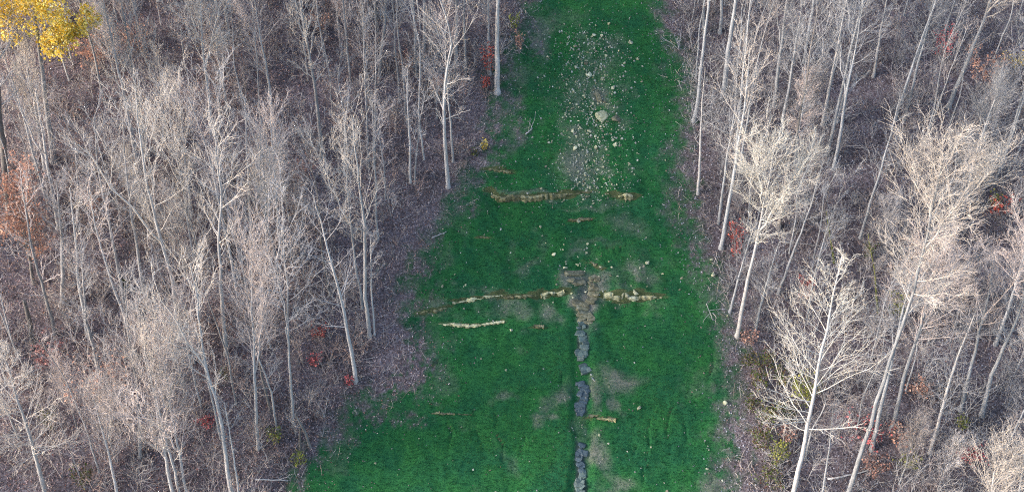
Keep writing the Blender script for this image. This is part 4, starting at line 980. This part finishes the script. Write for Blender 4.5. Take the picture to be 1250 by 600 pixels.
# fallen leaves over the wood floor, thinning out into the grass
x, y, r = scatter(235000, 11)
gm_, gs_ = grass_mask(x, y); k = r.random(len(x)) < np.clip(np.maximum(1-gm_, .26*np.exp(-np.maximum(gs_, 0)/1.8)), .006, 1)*.8; x, y = x[k], y[k]
z = height(x, y); nrm = slope_frame(x, y); n = len(x)
A = r.normal(size=(n, 3)); A -= (A*nrm).sum(1, keepdims=True)*nrm; A /= np.linalg.norm(A, axis=1, keepdims=True)
B = np.cross(nrm, A)+nrm*r.normal(size=(n, 1))*.35; A = A+nrm*r.normal(size=(n, 1))*.25
sz = r.uniform(.06, .15, (n, 1, 1)); c = np.stack([x, y, z], -1)+nrm*.035
tri = np.array([[-.5, -.3], [.5, -.25], [.25, .4], [-.3, .35]])
V = c[:, None]+sz*(tri[None, :, :1]*A[:, None]+tri[None, :, 1:]*B[:, None])
LP = np.array([(.11, .092, .096), (.145, .125, .13), (.075, .06, .062), (.19, .17, .178), (.15, .095, .078), (.25, .23, .238), (.10, .068, .06), (.33, .31, .325)])
warm = sstep(8, -30, x)[:, None]*np.array([1.0, .0, -.06])
o = build('leaf_litter', V.reshape(-1, 3), [np.arange(n*4).reshape(n, 4)], M['litter'], col=np.repeat(LP[r.choice(8, n, p=[.19, .2, .11, .17, .1, .1, .07, .06])]*r.uniform(.85, 1.3, (n, 1))*(1+.25*warm+sstep(-6, 14, x)[:, None]*np.array([-.08, .0, .12])), 4, 0))  # bluer towards the right, cool shade painted into the leaf colour
tag(o, 'greyish purple fallen leaves carpeting the wood floor', 'leaf litter', kind='stuff')

x, y, r = scatter(20000, 19); k = (poly_sd(x, y, OPEN_POLY) < -1.5) & (r.random(len(x)) < np.where(x < 0, .25+.75*sstep(.45, .62, fbm(x, y, 7, 35)), .3*sstep(.5, .62, fbm(x, y, 7, 35)))); x, y = x[k], y[k]
v, f, c = leaf_arrays(r, np.stack([x, y, height(x, y)+r.uniform(.2, 2.6, len(x))], -1), .15, [(.26, .15, .12), (.32, .19, .14), (.22, .11, .09), (.36, .25, .18), (.30, .13, .10)], .1)
o = build('withered_leaves', v, [f], M['leaf'], col=c)
tag(o, 'russet withered leaves still hanging in the undergrowth', 'leaves', kind='stuff')

# fallen sticks
x, y, r = scatter(27000, 12); s_ = poly_sd(x, y, GRASS_POLY); k = (s_ < 1.2) & (r.random(len(x)) < np.where(s_ > -.6, .16, np.where(poly_sd(x, y, OPEN_POLY) > -1, 1.0, .55))); x, y = x[k], y[k]; n = len(x)
a = r.uniform(0, 6.28, n); ln = r.uniform(.25, 1.3, n); dx, dy = np.cos(a)*ln, np.sin(a)*ln
t = np.array([0, .5, 1]); px_ = x[:, None]+dx[:, None]*t; py_ = y[:, None]+dy[:, None]*t
pz_ = base_h(px_, py_)+.1+r.random((n, 1))*.12; pth = np.stack([px_, py_, pz_], -1); pth[:, 1] += r.normal(size=(n, 3))*.06
T = Tubes(); T.add(pth, np.tile([.018, .014, .007], (n, 1)), 3); v, f = T.arrays()
o = build('fallen_sticks', v, [f], M['brush'], col=np.repeat(BPAL[r.integers(0, 6, n)]*r.uniform(.9, 1.5, (n, 1)), 9, 0))
tag(o, 'pale fallen sticks strewn over the wood floor', 'sticks', kind='stuff')

# grass blades
x, y, r = scatter(210000, 13, -26, 28); gm_, gs_ = grass_mask(x, y); so_ = soil_mask(x, y)
k = r.random(len(x)) < gm_*(1-so_*.9); x, y = x[k], y[k]
dch, tch = line_d(x, y, CHANNEL); k = (dch > 0.2+.55*vnoise(x, y, .45, 93)) | (tch < .1) | (fbm(x, y, 1.3, 97, 3) > .6); x, y = x[k], y[k]; z = height(x, y); n = len(x)
nb = 3; xx = np.repeat(x, nb)+r.normal(size=n*nb)*.06; yy = np.repeat(y, nb)+r.normal(size=n*nb)*.06; zz = np.repeat(z, nb)-.02; m = n*nb
a = r.uniform(0, 6.28, m); h = r.uniform(.05, .12, m); w = r.uniform(.018, .035, m)
b0 = np.stack([xx-np.cos(a)*w, yy-np.sin(a)*w, zz], -1); b1 = np.stack([xx+np.cos(a)*w, yy+np.sin(a)*w, zz], -1)
tp_ = np.stack([xx+r.normal(size=m)*.06, yy+r.normal(size=m)*.06-.02, zz+h], -1)
V = np.stack([b0, b1, tp_], 1)
hue = np.clip(fbm(xx, yy, 7, 51, 4)*1.6-.3+r.normal(size=m)*.12, 0, 1)[:, None]
br = (0.75+.5*fbm(xx, yy, 2.5, 52, 4))[:, None]*r.uniform(.85, 1.18, (m, 1))
lime = sstep(24, 28, yy)[:, None]*.6
col = ((1-hue)*np.array([.012, .082, .037])+hue*np.array([.020, .100, .032]))*br
worn = (sstep(.5, .68, fbm(xx, yy, 4.5, 57, 5))*.4*np.exp(-((xx-8)/9)**2)+.16*sstep(.58, .72, fbm(xx, yy, 2.2, 58, 4)))[:, None]
col = col*(1-worn)+np.array([.055, .095, .034])*worn*1.0
col = col*(1-lime)+np.array([.045, .17, .022])*lime
o = build('grass', V.reshape(-1, 3), [np.arange(m*3).reshape(m, 3)], M['grass'], col=np.repeat(col, 3, 0))
tag(o, 'short dark green grass covering the cleared slope', 'grass', kind='stuff')

# pebbles: pale specks everywhere on the cleared slope, thickest in the scree
x, y, r = scatter(60000, 14, -26, 28); q = project(np.stack([x, y, base_h(x, y)], -1)); gm_, gs_ = grass_mask(x, y); so_ = soil_mask(x, y)
scr = np.exp(-((q[:, 0]-722)/38)**2)*sstep(262, 225, q[:, 1])*sstep(20, 60, q[:, 1])
dens = gm_*(.014+.85*scr+.16*so_+.04*sstep(330, 100, q[:, 1])); k = r.random(len(x)) < dens; x, y = x[k], y[k]; n = len(x)
oct_ = np.array([[1, 0, 0], [0, 1, 0], [-1, 0, 0], [0, -1, 0], [0, 0, .7]]); of = np.array([[0, 1, 4], [1, 2, 4], [2, 3, 4], [3, 0, 4]])
a = r.uniform(0, 6.28, n); s = r.uniform(.025, .07, n)*np.where(r.random(n) < .2, 1.9, 1)
v = oct_[None]*np.stack([s*r.uniform(.7, 1.4, n), s, s], -1)[:, None]; v = v+r.normal(size=v.shape)*.2*s[:, None, None]
vx = v[..., 0]*np.cos(a)[:, None]-v[..., 1]*np.sin(a)[:, None]; vy = v[..., 0]*np.sin(a)[:, None]+v[..., 1]*np.cos(a)[:, None]
V = np.stack([vx+x[:, None], vy+y[:, None], v[..., 2]+height(x, y)[:, None]+.03+vy*TAN], -1)
pp = np.array([(.30, .31, .25), (.24, .25, .23), (.18, .17, .13), (.38, .39, .34), (.22, .24, .16)])
o = build('pebbles', V.reshape(-1, 3), [(of[None]+np.arange(n)[:, None, None]*5).reshape(-1, 3)], M['pebble'], col=np.repeat(pp[r.integers(0, 5, n)]*r.uniform(.7, 1.15, (n, 1)), 5, 0))
tag(o, 'small pale pebbles and debris dotted over the grass slope', 'pebbles', kind='stuff')
print('filler trees', len(fillers), 'tris', sum(sum(len(p.vertices)-2 for p in me.polygons) for me in bpy.data.meshes if len(me.polygons) < 40000)//1000, 'k')
for me in bpy.data.meshes:
    if len(me.polygons) >= 40000: print(me.name, len(me.polygons))
